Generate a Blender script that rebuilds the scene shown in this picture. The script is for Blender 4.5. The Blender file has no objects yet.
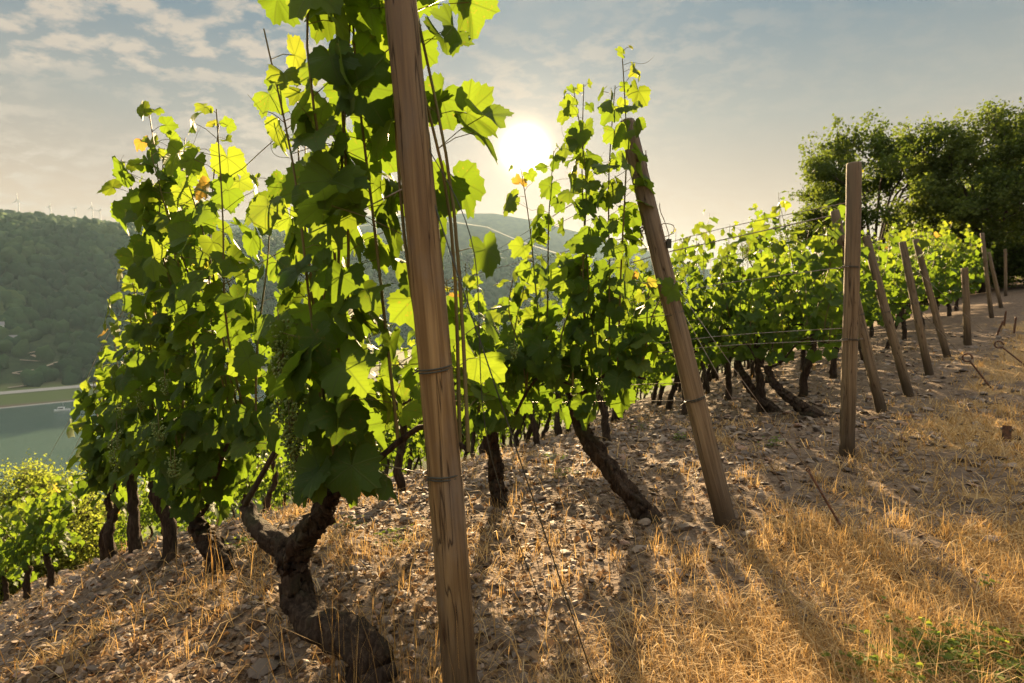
import bpy, math, random
import numpy as np
from mathutils import Vector, Matrix, Quaternion

R = math.radians
rng = np.random.default_rng(7)
random.seed(7)
SC = bpy.context.scene
COL = SC.collection

# ------------------------------------------------------------------ camera
CAM_Z, FOC, PITCH = 1.08, 20.0, 4.17
PXF = 1024 * FOC / 36.0
cam_data = bpy.data.cameras.new('camera')
cam_data.lens = FOC
cam_data.sensor_width = 36.0
cam_data.clip_start = 0.05
cam_data.clip_end = 20000.0
cam_data.dof.use_dof = True
cam_data.dof.focus_distance = 2.4
cam_data.dof.aperture_fstop = 4.5
cam = bpy.data.objects.new('camera', cam_data)
COL.objects.link(cam)
cam.location = (0, 0, CAM_Z)
cam.rotation_euler = (R(90 - PITCH), 0, 0)
SC.camera = cam


def ray(u, v):
    """direction of the photograph's pixel (u, v) in the world, with forward component about 1"""
    a, b = (u - 512) / PXF, (341.5 - v) / PXF
    c, s = math.cos(R(PITCH)), math.sin(R(PITCH))
    return np.array([a, c + b * s, -s + b * c])


# ------------------------------------------------------------------ sky and sun
SUN_DIR = ray(525, 150)
SUN_DIR = SUN_DIR / np.linalg.norm(SUN_DIR)
SUN_EL = math.asin(SUN_DIR[2])
SUN_AZ = math.atan2(SUN_DIR[0], SUN_DIR[1])          # clockwise from +Y
SKY_STRENGTH = 0.05
world = bpy.data.worlds.new('World')
SC.world = world
world.use_nodes = True


def nn(nt, kind, **kw):
    n = nt.nodes.new(kind)
    for k, v in kw.items():
        if k in n.inputs.keys() if hasattr(n.inputs, 'keys') else False:
            n.inputs[k].default_value = v
        else:
            setattr(n, k, v)
    return n


def mth(nt, op, a, b=None, clamp=False):
    n = nt.nodes.new('ShaderNodeMath')
    n.operation = op
    n.use_clamp = clamp
    for i, x in enumerate((a, b)):
        if x is None:
            continue
        if isinstance(x, (int, float)):
            n.inputs[i].default_value = x
        else:
            nt.links.new(x, n.inputs[i])
    return n.outputs[0]


def mixc(nt, fac, a, b, blend='MIX'):
    n = nt.nodes.new('ShaderNodeMix')
    n.data_type = 'RGBA'
    n.blend_type = blend
    for sock, x in ((n.inputs['Factor'], fac), (n.inputs[6], a), (n.inputs[7], b)):
        if isinstance(x, (int, float)):
            sock.default_value = x
        elif isinstance(x, tuple):
            sock.default_value = x if len(x) == 4 else (*x, 1)
        else:
            nt.links.new(x, sock)
    return n.outputs[2]


def ramp(nt, fac, stops, interp='LINEAR'):
    n = nt.nodes.new('ShaderNodeValToRGB')
    n.color_ramp.interpolation = interp
    el = n.color_ramp.elements
    while len(el) < len(stops):
        el.new(0.5)
    for e, (p, c) in zip(el, stops):
        e.position = p
        e.color = (c, c, c, 1) if isinstance(c, (int, float)) else (*c, 1)
    nt.links.new(fac, n.inputs[0])
    return n.outputs[0]


def noise(nt, vec, scale, detail=4, rough=0.55, dist=0.0):
    n = nt.nodes.new('ShaderNodeTexNoise')
    n.inputs['Scale'].default_value = scale
    n.inputs['Detail'].default_value = detail
    n.inputs['Roughness'].default_value = rough
    n.inputs['Distortion'].default_value = dist
    if vec is not None:
        nt.links.new(vec, n.inputs['Vector'])
    return n.outputs['Fac']


def mapping(nt, vec, scale=(1, 1, 1), loc=(0, 0, 0), rot=(0, 0, 0)):
    n = nt.nodes.new('ShaderNodeMapping')
    n.inputs['Scale'].default_value = scale
    n.inputs['Location'].default_value = loc
    n.inputs['Rotation'].default_value = rot
    nt.links.new(vec, n.inputs['Vector'])
    return n.outputs[0]


def build_world():
    nt = world.node_tree
    nt.nodes.clear()
    out = nt.nodes.new('ShaderNodeOutputWorld')
    bg = nt.nodes.new('ShaderNodeBackground')
    sky = nt.nodes.new('ShaderNodeTexSky')
    sky.sky_type = 'NISHITA'
    sky.sun_disc = False
    sky.sun_elevation = SUN_EL
    sky.sun_rotation = SUN_AZ
    sky.altitude = 150
    sky.air_density = 1.0
    sky.dust_density = 2.2
    sky.ozone_density = 1.0
    tc = nt.nodes.new('ShaderNodeTexCoord')
    D = tc.outputs['Generated']
    sep = nt.nodes.new('ShaderNodeSeparateXYZ')
    nt.links.new(D, sep.inputs[0])
    z = mth(nt, 'MAXIMUM', sep.outputs[2], 0.0)
    den = mth(nt, 'ADD', z, 0.22)
    cx = mth(nt, 'DIVIDE', sep.outputs[0], den)
    cy = mth(nt, 'DIVIDE', sep.outputs[1], den)
    comb = nt.nodes.new('ShaderNodeCombineXYZ')
    nt.links.new(cx, comb.inputs[0])
    nt.links.new(cy, comb.inputs[1])
    cv = mapping(nt, comb.outputs[0], scale=(1.25, 1.55, 1), rot=(0, 0, R(24)), loc=(3.1, 1.7, 0))
    big = noise(nt, cv, 1.1, 4, 0.55)
    small = noise(nt, cv, 8.5, 8, 0.58, 0.15)
    puff = mth(nt, 'MULTIPLY', ramp(nt, big, [(0.36, 0.0), (0.54, 1.0)]),
               ramp(nt, small, [(0.45, 0.0), (0.60, 1.0)]))
    leftw = ramp(nt, mth(nt, 'ADD', mth(nt, 'MULTIPLY', sep.outputs[0], -0.8), 0.5), [(0.16, 0.12), (0.70, 1.0)])
    puff = mth(nt, 'MULTIPLY', puff, leftw)
    up = ramp(nt, sep.outputs[2], [(0.04, 0.0), (0.16, 1.0)])
    puff = mth(nt, 'MULTIPLY', puff, up)
    dot = nt.nodes.new('ShaderNodeVectorMath')
    dot.operation = 'DOT_PRODUCT'
    nt.links.new(D, dot.inputs[0])
    dot.inputs[1].default_value = tuple(SUN_DIR)
    d = mth(nt, 'MAXIMUM', dot.outputs['Value'], 0.0)
    # evening sky: Nishita compressed towards a warm ramp, with fill light added at zenith
    hsv = nt.nodes.new('ShaderNodeHueSaturation')
    hsv.inputs['Saturation'].default_value = 0.62
    nt.links.new(sky.outputs[0], hsv.inputs['Color'])
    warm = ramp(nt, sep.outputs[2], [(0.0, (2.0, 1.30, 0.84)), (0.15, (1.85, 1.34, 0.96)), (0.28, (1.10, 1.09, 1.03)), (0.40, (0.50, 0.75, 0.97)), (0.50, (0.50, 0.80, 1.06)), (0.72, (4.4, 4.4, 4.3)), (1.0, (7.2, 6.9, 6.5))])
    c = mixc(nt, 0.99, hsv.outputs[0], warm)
    c = mixc(nt, mth(nt, 'MULTIPLY', puff, 0.9), c, (2.15, 1.80, 1.46))
    glow = mth(nt, 'ADD', mth(nt, 'MULTIPLY', mth(nt, 'POWER', d, 3200.0), 45.0),
               mth(nt, 'ADD', mth(nt, 'MULTIPLY', mth(nt, 'POWER', d, 300.0), 1.0),
                   mth(nt, 'MULTIPLY', mth(nt, 'POWER', d, 22.0), 0.55)))
    gc = nt.nodes.new('ShaderNodeVectorMath')
    gc.operation = 'SCALE'
    gc.inputs[0].default_value = (1.0, 0.74, 0.42)
    nt.links.new(glow, gc.inputs['Scale'])
    c = mixc(nt, 1.0, c, gc.outputs[0], 'ADD')
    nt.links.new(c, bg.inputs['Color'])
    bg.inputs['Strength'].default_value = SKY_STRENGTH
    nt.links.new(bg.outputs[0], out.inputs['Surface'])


build_world()

sun_data = bpy.data.lights.new('sun', 'SUN')
sun_data.energy = 5.0
sun_data.angle = R(0.55)
sun_data.color = (1.0, 0.72, 0.40)
sun = bpy.data.objects.new('sun', sun_data)
COL.objects.link(sun)
sun.rotation_euler = Vector(SUN_DIR).to_track_quat('Z', 'Y').to_euler()
sun.location = (0, 0, 60)

SC.view_settings.view_transform = 'Standard'
SC.view_settings.look = 'None'
SC.view_settings.gamma = 1.0
SC.view_settings.exposure = 2.5
SC.cycles.use_denoising = True
SC.cycles.max_bounces = 10
SC.cycles.transmission_bounces = 8
SC.cycles.volume_bounces = 1
SC.cycles.sample_clamp_indirect = 6.0


# ------------------------------------------------------------------ helpers
def vn2(x, y, seed=0):
    """value noise in 0..1, vectorised"""
    x = np.asarray(x, float)
    y = np.asarray(y, float)
    xi, yi = np.floor(x).astype(np.int64), np.floor(y).astype(np.int64)
    fx, fy = x - xi, y - yi
    fx, fy = fx * fx * (3 - 2 * fx), fy * fy * (3 - 2 * fy)

    def h(a, b):
        n = (a * 374761393 + b * 668265263 + seed * 974711) & 0xFFFFFFFF
        n = ((n ^ (n >> 13)) * 1274126177) & 0xFFFFFFFF
        n = n ^ (n >> 16)
        return (n & 0xFFFF) / 65535.0
    a, b, c, d = h(xi, yi), h(xi + 1, yi), h(xi, yi + 1), h(xi + 1, yi + 1)
    return (a * (1 - fx) + b * fx) * (1 - fy) + (c * (1 - fx) + d * fx) * fy


def fbm(x, y, oct=4, seed=0):
    v, a, tot = 0.0, 1.0, 0.0
    for i in range(oct):
        v = v + a * vn2(np.asarray(x) * 2 ** i + 17.3 * i, np.asarray(y) * 2 ** i - 9.1 * i, seed + i)
        tot += a
        a *= 0.5
    return v / tot


def pchip(xk, yk):
    xk, yk = np.array(xk, float), np.array(yk, float)
    h = np.diff(xk)
    dl = np.diff(yk) / h
    m = np.zeros(len(xk))
    for i in range(1, len(xk) - 1):
        if dl[i - 1] * dl[i] > 0:
            w1, w2 = 2 * h[i] + h[i - 1], h[i] + 2 * h[i - 1]
            m[i] = (w1 + w2) / (w1 / dl[i - 1] + w2 / dl[i])
    m[0], m[-1] = dl[0], dl[-1]

    def f(x):
        x = np.clip(np.asarray(x, float), xk[0], xk[-1])
        i = np.clip(np.searchsorted(xk, x) - 1, 0, len(h) - 1)
        u = (x - xk[i]) / h[i]
        return ((2 * u ** 3 - 3 * u ** 2 + 1) * yk[i] + (u ** 3 - 2 * u ** 2 + u) * h[i] * m[i]
                + (-2 * u ** 3 + 3 * u ** 2) * yk[i + 1] + (u ** 3 - u ** 2) * h[i] * m[i + 1])
    return f


def raw_mesh(name, V, loops, starts, mats, mat_idx=None, lc=None, smooth=True):
    me = bpy.data.meshes.new(name)
    V = np.asarray(V, np.float32)
    me.vertices.add(len(V))
    me.vertices.foreach_set('co', V.ravel())
    me.loops.add(len(loops))
    me.loops.foreach_set('vertex_index', np.asarray(loops, np.int32))
    me.polygons.add(len(starts))
    me.polygons.foreach_set('loop_start', np.asarray(starts, np.int32))
    me.update(calc_edges=True)
    for m in mats:
        me.materials.append(m)
    if mat_idx is not None:
        me.polygons.foreach_set('material_index', np.asarray(mat_idx, np.int32))
    me.polygons.foreach_set('use_smooth', np.full(len(starts), smooth, dtype=bool))
    if lc is not None:
        at = me.attributes.new('lc', 'FLOAT_VECTOR', 'POINT')
        at.data.foreach_set('vector', np.asarray(lc, np.float32).ravel())
    me.validate()
    me.update()
    return me


class MB:
    """collects pieces of geometry; build() links them as ONE mesh object"""

    def __init__(self):
        self.V, self.F, self.M, self.L, self.n = [], [], [], [], 0

    def add(self, V, F, mat=0, lc=None):
        V = np.asarray(V, float)
        self.V.append(V)
        for f in F:                       # list of (k,4) or (k,3) int arrays
            f = np.asarray(f, np.int64)
            if len(f):
                self.F.append(f + self.n)
                self.M.append(np.full(len(f), mat))
        self.L.append(np.zeros((len(V), 3)) if lc is None else np.asarray(lc, float))
        self.n += len(V)
        return self

    def mesh(self, name, mats, smooth=True, lc=True):
        V = np.concatenate(self.V)
        loops = np.concatenate([f.ravel() for f in self.F])
        tot = np.concatenate([np.full(len(f), f.shape[1]) for f in self.F])
        starts = np.concatenate([[0], np.cumsum(tot)[:-1]])
        return raw_mesh(name, V, loops, starts, mats, np.concatenate(self.M), np.concatenate(self.L) if lc else None, smooth)

    def build(self, name, mats, parent=None, smooth=True, lc=True):
        if not isinstance(mats, (list, tuple)):
            mats = [mats]
        o = bpy.data.objects.new(name, self.mesh(name, mats, smooth, lc))
        COL.objects.link(o)
        if parent is not None:
            o.parent = parent
        return o


def tag(o, label=None, cat=None, group=None, kind=None):
    if label:
        o['label'] = label
    if cat:
        o['category'] = cat
    if group:
        o['group'] = group
    if kind:
        o['kind'] = kind
    return o


def empty(name, loc, rot=None):
    o = bpy.data.objects.new(name, None)
    COL.objects.link(o)
    o.empty_display_size = 0.1
    o.location = loc
    if rot is not None:
        o.rotation_euler = rot
    return o


def copy_tree(o, parent=None):
    c = o.copy()
    COL.objects.link(c)
    if parent is not None:
        c.parent = parent
    for ch in list(o.children):
        copy_tree(ch, c)
    return c


def tube(pts, rad, k=8, cap=True, bump=0.0, seed=0, twist=0.0):
    """swept tube along pts: returns V, [quads, tris]"""
    P = np.asarray(pts, float)
    n = len(P)
    rad = np.full(n, rad, float) if np.isscalar(rad) else np.asarray(rad, float)
    T = np.gradient(P, axis=0)
    T /= np.linalg.norm(T, axis=1)[:, None] + 1e-12
    ref = np.array([0.31, 0.17, 0.93]) if abs(T[0] @ np.array([0.31, 0.17, 0.93])) < 0.9 else np.array([0.9, 0.3, 0.1])
    U = np.zeros((n, 3))
    u = np.cross(T[0], ref)
    u /= np.linalg.norm(u)
    for i in range(n):
        u = u - T[i] * (u @ T[i])
        u /= np.linalg.norm(u) + 1e-12
        U[i] = u
    W = np.cross(T, U)
    a = np.linspace(0, 2 * np.pi, k, endpoint=False)
    ca, sa = np.cos(a), np.sin(a)
    rr = np.repeat(rad[:, None], k, 1)
    if bump:
        ii, jj = np.meshgrid(np.arange(n), np.arange(k), indexing='ij')
        aa = a[jj] + twist * ii
        nz = 0.75 * vn2(np.cos(aa) * 1.9 + 10, np.sin(aa) * 1.9 + ii * 0.40, seed) + 0.4 * vn2(np.cos(aa) * 4 + 30, np.sin(aa) * 4 + ii * 0.9, seed + 3) + (0.8 * vn2(aa * 3.6, ii * 0.13, seed + 7) if k > 12 else 0.4)
        rr = rr * (1 + bump * (nz - 0.98) * 2)
    V = P[:, None, :] + rr[..., None] * (ca[None, :, None] * U[:, None, :] + sa[None, :, None] * W[:, None, :])
    V = V.reshape(-1, 3)
    i, j = np.meshgrid(np.arange(n - 1), np.arange(k), indexing='ij')
    j2 = (j + 1) % k
    Q = np.stack([i * k + j, i * k + j2, (i + 1) * k + j2, (i + 1) * k + j], -1).reshape(-1, 4)
    tris = []
    if cap:
        V = np.concatenate([V, P[:1], P[-1:]])
        b0, b1 = n * k, n * k + 1
        for q in range(k):
            tris.append((b0, (q + 1) % k, q))
            tris.append((b1, (n - 1) * k + q, (n - 1) * k + (q + 1) % k))
    return V, [Q, np.array(tris, int).reshape(-1, 3)]


def smooth_path(ctrl, n):
    C = np.asarray(ctrl, float)
    s = np.linspace(0, len(C) - 1, n)
    out = np.zeros((n, C.shape[1]))
    for q, x in enumerate(s):
        i = min(int(x), len(C) - 2)
        u = x - i
        p0, p1, p2, p3 = C[max(i - 1, 0)], C[i], C[i + 1], C[min(i + 2, len(C) - 1)]
        out[q] = 0.5 * (2 * p1 + (p2 - p0) * u + (2 * p0 - 5 * p1 + 4 * p2 - p3) * u * u + (3 * p1 - p0 - 3 * p2 + p3) * u ** 3)
    return out


def box(mb, c, size, mat=0, rz=0.0):
    x, y, z = np.array(size) / 2
    V = np.array([(sx * x, sy * y, sz * z) for sz in (-1, 1) for sx, sy in ((-1, -1), (1, -1), (1, 1), (-1, 1))])
    cc, ss = math.cos(rz), math.sin(rz)
    V = V @ np.array([[cc, ss, 0], [-ss, cc, 0], [0, 0, 1]]) + np.array(c)
    F = [[0, 3, 2, 1], [4, 5, 6, 7], [0, 1, 5, 4], [1, 2, 6, 5], [2, 3, 7, 6], [3, 0, 4, 7]]
    mb.add(V, [np.array(F)], mat)


def ico(sub=1):
    import bmesh
    bm = bmesh.new()
    bmesh.ops.create_icosphere(bm, subdivisions=sub, radius=1)
    V = np.array([v.co[:] for v in bm.verts])
    F = np.array([[v.index for v in f.verts] for f in bm.faces])
    bm.free()
    return V, F


def scatter(T, TF, pos, X, Y, Z, rnd):
    """many copies of a template: T (n,3), pos (N,3), axes already scaled (N,3); returns V, [F], lc"""
    N, n = len(pos), len(T)
    V = (pos[:, None, :] + T[None, :, 0, None] * X[:, None, :] + T[None, :, 1, None] * Y[:, None, :]
         + T[None, :, 2, None] * Z[:, None, :]).reshape(-1, 3)
    F = [(f[None] + (np.arange(N) * n)[:, None, None]).reshape(-1, f.shape[1]) for f in TF]
    lc = np.stack([np.tile(T[:, 0], N), np.tile(T[:, 1], N), np.repeat(rnd, n)], -1)
    return V, F, lc


def unit(a):
    return a / (np.linalg.norm(a, axis=-1, keepdims=True) + 1e-12)


# ------------------------------------------------------------------ terrain
E = np.array([-0.70711, 0.70711, 0.0])     # down the rows
S = np.array([0.70711, 0.70711, 0.0])      # along the line of end posts
T0 = 1.16
WATER = -79.0
g_near = pchip([-400, -30, -10, -4, -1.5, 0, .45, 1.8, 2.85, 3.4, 4.9, 8, 12, 16, 60, 150, 250, 290, 300, 545, 560, 575, 602, 616, 628, 650, 950, 1150, 2100, 2600, 9000],
               [12, 2.4, .62, .16, .03, 0, -.045, -.25, -.5, -.66, -1.24, -2.55, -4.02, -6.3, -26, -58, -78.2, -82, -88, -88, -79.2, -77.6, -74.2, -73.9, -73.5, -66, 90, 116, 212, 212, 212])
ridge_b = lambda u: np.interp(u, [-300, 300, 438, 495, 529, 611, 657, 699, 760, 1100], [232, 220, 215, 215, 221, 241, 254, 268, 281, 292])
ridge_c = lambda u: np.interp(u, [-300, 300, 438, 487, 523, 570, 640, 1100], [260, 232, 221, 228, 243, 258, 290, 310])


def ts(x, y):
    return (-x + y) * 0.70711 - T0, (x + y) * 0.70711


def shoulder(t, s):
    """wooded shoulder of the near hillside, up the valley"""
    q = np.clip((s - .25 * np.abs(t) - 1) / (.22 * np.abs(t) + 5), 0, 1) * np.clip((t - 24) / 16, 0, 1)
    return q * q * (3 - 2 * q)


def height(x, y, micro=True):
    x, y = np.asarray(x, float), np.asarray(y, float)
    t, s = ts(x, y)
    h = g_near(t)
    r = np.hypot(x, y)
    h = h - 0.50 * np.clip(0.95 - s, 0, 2.5) * np.clip((t - 1.1) / 1.6, 0, 1) * np.clip((60 - t) / 40, 0, 1)
    sh = shoulder(t, s)
    h = np.where(t < 340, np.maximum(h, h * (1 - sh) + sh * (-11.5 - .05 * t - np.clip(t - 230, 0, None) * .6)), h)
    sr = np.clip(s - 8, 0, 60)
    h = h + 0.075 * sr * np.clip(1 - np.clip(t - 6, 0, None) / 40, 0, 1)
    # far hills
    far = np.clip((t - 640) / 400, 0, 1)
    h = h + far * (fbm(x / 260, y / 260, 4, 5) - 0.5) * 46
    yy = np.maximum(y, 1.0)
    u = np.clip(512 + 569 * x / yy, -300, 1100)
    infront = np.clip((y - 400) / 400, 0, 1)
    wob = (fbm(x / 420, y / 420, 4, 21) - .5) * 60
    for fn, d0, w in ((ridge_b, 3100.0, 900.0), (ridge_c, 2050.0, 520.0)):
        crest = (300 - fn(u)) / 569 * d0 + CAM_Z
        q = np.clip((yy - (d0 - w)) / w, 0, 1)
        prof = q * q * (3 - 2 * q)
        q2 = np.clip((yy - d0) / 1200, 0, 1)
        hb = -70 + (crest + 70) * prof * (1 - 0.3 * q2) + wob * prof * (1 - prof) * 3
        h = np.where((infront > 0) & (yy > d0 - w), np.maximum(h, hb), h)
    if micro:
        nearf = np.clip(1 - (r - 12) / 30, 0, 1)
        h = h + nearf * ((fbm(x * 0.9, y * 0.9, 3, 2) - .5) * 0.10)
        nn_ = np.clip(1 - (r - 5) / 8, 0, 1)
        h = h + nn_ * ((fbm(x * 5, y * 5, 5, 9) - .5) * 0.085)
    return h


def H(x, y):
    return float(height(x, y))


def hit(u, v, far=4000.0):
    """where the ray of a pixel meets the ground"""
    d = ray(u, v)
    k = np.geomspace(0.6, far, 6000)
    P = np.array([0, 0, CAM_Z]) + k[:, None] * d
    below = P[:, 2] < height(P[:, 0], P[:, 1])
    i = int(np.argmax(below)) if below.any() else len(k) - 1
    a, b = k[max(i - 1, 0)], k[i]
    for _ in range(24):
        m = 0.5 * (a + b)
        p = np.array([0, 0, CAM_Z]) + m * d
        if p[2] < H(p[0], p[1]):
            b = m
        else:
            a = m
    return np.array([0, 0, CAM_Z]) + b * d


def on_plane(u, v, p0, n):
    d = ray(u, v)
    c = np.array([0, 0, CAM_Z])
    return c + d * (((p0 - c) @ n) / (d @ n))


def at_depth(u, v, depth):
    d = ray(u, v)
    return np.array([0, 0, CAM_Z]) + d * depth / d[1]


def row_point(s, t):
    p = S * s + E * (t + T0)
    return np.array([p[0], p[1], H(p[0], p[1])])


# ------------------------------------------------------------------ materials
def mat(name):
    m = bpy.data.materials.new(name)
    m.use_nodes = True
    nt = m.node_tree
    nt.nodes.clear()
    out = nt.nodes.new('ShaderNodeOutputMaterial')
    return m, nt, out


def principled(nt, out, color, rough=0.7, spec=0.3, bump=None, bump_s=0.5, bump_d=0.02, metal=0.0):
    b = nt.nodes.new('ShaderNodeBsdfPrincipled')
    if isinstance(color, tuple):
        b.inputs['Base Color'].default_value = (*color, 1)
    else:
        nt.links.new(color, b.inputs['Base Color'])
    if isinstance(rough, (int, float)):
        b.inputs['Roughness'].default_value = rough
    else:
        nt.links.new(rough, b.inputs['Roughness'])
    b.inputs['Specular IOR Level'].default_value = spec
    b.inputs['Metallic'].default_value = metal
    if bump is not None:
        n = nt.nodes.new('ShaderNodeBump')
        n.inputs['Strength'].default_value = bump_s
        n.inputs['Distance'].default_value = bump_d
        nt.links.new(bump, n.inputs['Height'])
        nt.links.new(n.outputs[0], b.inputs['Normal'])
    nt.links.new(b.outputs[0], out.inputs['Surface'])
    return b


def leafy(nt, out, color, trans_color, fac, rough=0.5, spec=0.3, bump=None):
    """thin leaf: reflects on both sides and lets light through"""
    b = nt.nodes.new('ShaderNodeBsdfPrincipled')
    nt.links.new(color, b.inputs['Base Color'])
    b.inputs['Roughness'].default_value = rough
    b.inputs['Specular IOR Level'].default_value = spec
    tr = nt.nodes.new('ShaderNodeBsdfTranslucent')
    nt.links.new(trans_color, tr.inputs['Color'])
    if bump is not None:
        n = nt.nodes.new('ShaderNodeBump')
        n.inputs['Strength'].default_value = 0.5
        n.inputs['Distance'].default_value = 0.004
        nt.links.new(bump, n.inputs['Height'])
        nt.links.new(n.outputs[0], b.inputs['Normal'])
    mx = nt.nodes.new('ShaderNodeMixShader')
    mx.inputs[0].default_value = fac
    nt.links.new(b.outputs[0], mx.inputs[1])
    nt.links.new(tr.outputs[0], mx.inputs[2])
    nt.links.new(mx.outputs[0], out.inputs['Surface'])


def attr_lc(nt):
    a = nt.nodes.new('ShaderNodeAttribute')
    a.attribute_name = 'lc'
    s = nt.nodes.new('ShaderNodeSeparateXYZ')
    nt.links.new(a.outputs['Vector'], s.inputs[0])
    return s.outputs[0], s.outputs[1], s.outputs[2]


def objco(nt):
    return nt.nodes.new('ShaderNodeTexCoord').outputs['Object']


M = {}


def make_materials():
    # vine leaf with veins
    m, nt, out = mat('vine_leaf')
    x, y, r = attr_lc(nt)
    phi = mth(nt, 'ARCTAN2', x, y)
    rad = mth(nt, 'SQRT', mth(nt, 'ADD', mth(nt, 'MULTIPLY', x, x), mth(nt, 'MULTIPLY', y, y)))
    fr = mth(nt, 'ABSOLUTE', mth(nt, 'SUBTRACT', mth(nt, 'FRACT', mth(nt, 'ADD', mth(nt, 'DIVIDE', phi, 0.96), 0.5)), 0.5))
    lat = mth(nt, 'MULTIPLY', fr, mth(nt, 'MULTIPLY', rad, 0.96))          # distance to nearest main vein
    vein = mth(nt, 'SUBTRACT', 1.0, mth(nt, 'DIVIDE', lat, 0.030), clamp=True)
    sec = mth(nt, 'ABSOLUTE', mth(nt, 'SUBTRACT', mth(nt, 'FRACT', mth(nt, 'MULTIPLY', mth(nt, 'SUBTRACT', rad, mth(nt, 'MULTIPLY', lat, 1.1)), 8.0)), 0.5))
    sec = mth(nt, 'MULTIPLY', mth(nt, 'SUBTRACT', 1.0, mth(nt, 'DIVIDE', sec, 0.10), clamp=True), 0.45)
    veins = mth(nt, 'MAXIMUM', vein, sec)
    base = ramp(nt, r, [(0.0, (0.030, 0.062, 0.014)), (0.45, (0.046, 0.092, 0.018)), (0.86, (0.066, 0.116, 0.022)), (0.97, (0.11, 0.12, 0.025)), (1.0, (0.16, 0.11, 0.03))])
    blot = noise(nt, objco(nt), 40, 3)
    base = mixc(nt, mth(nt, 'MULTIPLY', blot, 0.5), base, (0.030, 0.055, 0.015))
    geo = nt.nodes.new('ShaderNodeNewGeometry')
    base = mixc(nt, mth(nt, 'MULTIPLY', geo.outputs['Backfacing'], 0.35), base, (0.10, 0.14, 0.07))
    spots = mth(nt, 'MULTIPLY', ramp(nt, noise(nt, objco(nt), 75, 4, 0.7), [(0.60, 0.0), (0.68, 1.0)]), ramp(nt, mth(nt, 'FRACT', mth(nt, 'MULTIPLY', r, 17.3)), [(0.45, 0.0), (0.7, 0.8)]))
    base = mixc(nt, spots, base, (0.15, 0.11, 0.03))
    base = mixc(nt, mth(nt, 'MULTIPLY', veins, 0.55), base, (0.13, 0.17, 0.05))
    tr = ramp(nt, r, [(0.0, (0.10, 0.175, 0.010)), (0.5, (0.18, 0.275, 0.015)), (0.88, (0.29, 0.355, 0.022)), (0.97, (0.52, 0.44, 0.05)), (1.0, (0.50, 0.28, 0.05))])
    tr = mixc(nt, mth(nt, 'MULTIPLY', veins, 0.75), tr, (0.08, 0.11, 0.012))
    tr = mixc(nt, spots, tr, (0.34, 0.22, 0.03))
    tr = mixc(nt, mth(nt, 'MULTIPLY', blot, 0.35), tr, (0.14, 0.22, 0.014))
    leafy(nt, out, base, tr, 0.49, 0.52, 0.14, veins)
    M['leaf'] = m

    m, nt, out = mat('green_stem')
    c = mixc(nt, noise(nt, objco(nt), 9, 3), (0.10, 0.12, 0.03), (0.14, 0.075, 0.035))
    principled(nt, out, c, 0.55)
    M['stem'] = m

    m, nt, out = mat('vine_bark')
    co = objco(nt)
    st = noise(nt, mapping(nt, co, (60, 60, 9)), 1.0, 6, 0.65, 0.6)
    c = ramp(nt, st, [(0.28, (0.012, 0.008, 0.006)), (0.5, (0.042, 0.028, 0.019)), (0.76, (0.105, 0.075, 0.052))])
    c = mixc(nt, ramp(nt, noise(nt, co, 7, 3), [(0.5, 0.0), (0.75, 0.5)]), c, (0.06, 0.065, 0.03))
    principled(nt, out, c, 0.9, 0.15, st, 1.0, 0.02)
    M['bark'] = m

    for key, pname, greyed in (('post', 'post_wood', 0.10), ('greypost', 'weathered_post_wood', 0.55)):
        # weathered round post
        m, nt, out = mat(pname)
        co = objco(nt)
        info = nt.nodes.new('ShaderNodeObjectInfo')
        off = nt.nodes.new('ShaderNodeVectorMath')
        off.operation = 'ADD'
        nt.links.new(co, off.inputs[0])
        cmb = nt.nodes.new('ShaderNodeCombineXYZ')
        rz = mth(nt, 'MULTIPLY', info.outputs['Random'], 7.0)
        nt.links.new(rz, cmb.inputs[0])
        nt.links.new(rz, cmb.inputs[2])
        nt.links.new(cmb.outputs[0], off.inputs[1])
        v = off.outputs[0]
        grain = noise(nt, mapping(nt, v, (55, 55, 1.6)), 1.0, 5, 0.6, 0.9)
        fine = noise(nt, mapping(nt, v, (190, 190, 5)), 1.0, 4, 0.6, 0.2)
        blotch = noise(nt, mapping(nt, v, (9, 9, 3.2)), 1.0, 4, 0.6)
        c = ramp(nt, grain, [(0.28, (0.090, 0.052, 0.020)), (0.48, (0.225, 0.142, 0.056)), (0.70, (0.36, 0.245, 0.108))])
        c = mixc(nt, ramp(nt, fine, [(0.3, 0.0), (0.7, 0.35)]), c, (0.13, 0.072, 0.036))
        c = mixc(nt, ramp(nt, blotch, [(0.50, 0.0), (0.72, 0.75)]), c, (0.19, 0.155, 0.12))
        c = mixc(nt, greyed, c, ramp(nt, grain, [(0.28, (0.065, 0.050, 0.036)), (0.66, (0.235, 0.185, 0.135))]))
        sep = nt.nodes.new('ShaderNodeSeparateXYZ')
        nt.links.new(co, sep.inputs[0])
        wet = mth(nt, 'MULTIPLY', ramp(nt, mth(nt, 'ADD', mth(nt, 'MULTIPLY', sep.outputs[2], 1.1), mth(nt, 'MULTIPLY', blotch, 0.45)), [(0.30, 1.0), (0.75, 0.0)]), 0.85)
        c = mixc(nt, wet, c, (0.045, 0.032, 0.020))           # stained foot of the post
        topg = mth(nt, 'MULTIPLY', ramp(nt, mth(nt, 'ADD', mth(nt, 'MULTIPLY', sep.outputs[2], 0.5), mth(nt, 'MULTIPLY', blotch, 0.25)), [(0.62, 0.0), (1.0, 1.0)]), 0.65)
        c = mixc(nt, topg, c, (0.14, 0.115, 0.09))            # greyed upper end
        crk = noise(nt, mapping(nt, v, (26, 26, 0.9)), 1.0, 3, 0.5, 0.4)
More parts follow.
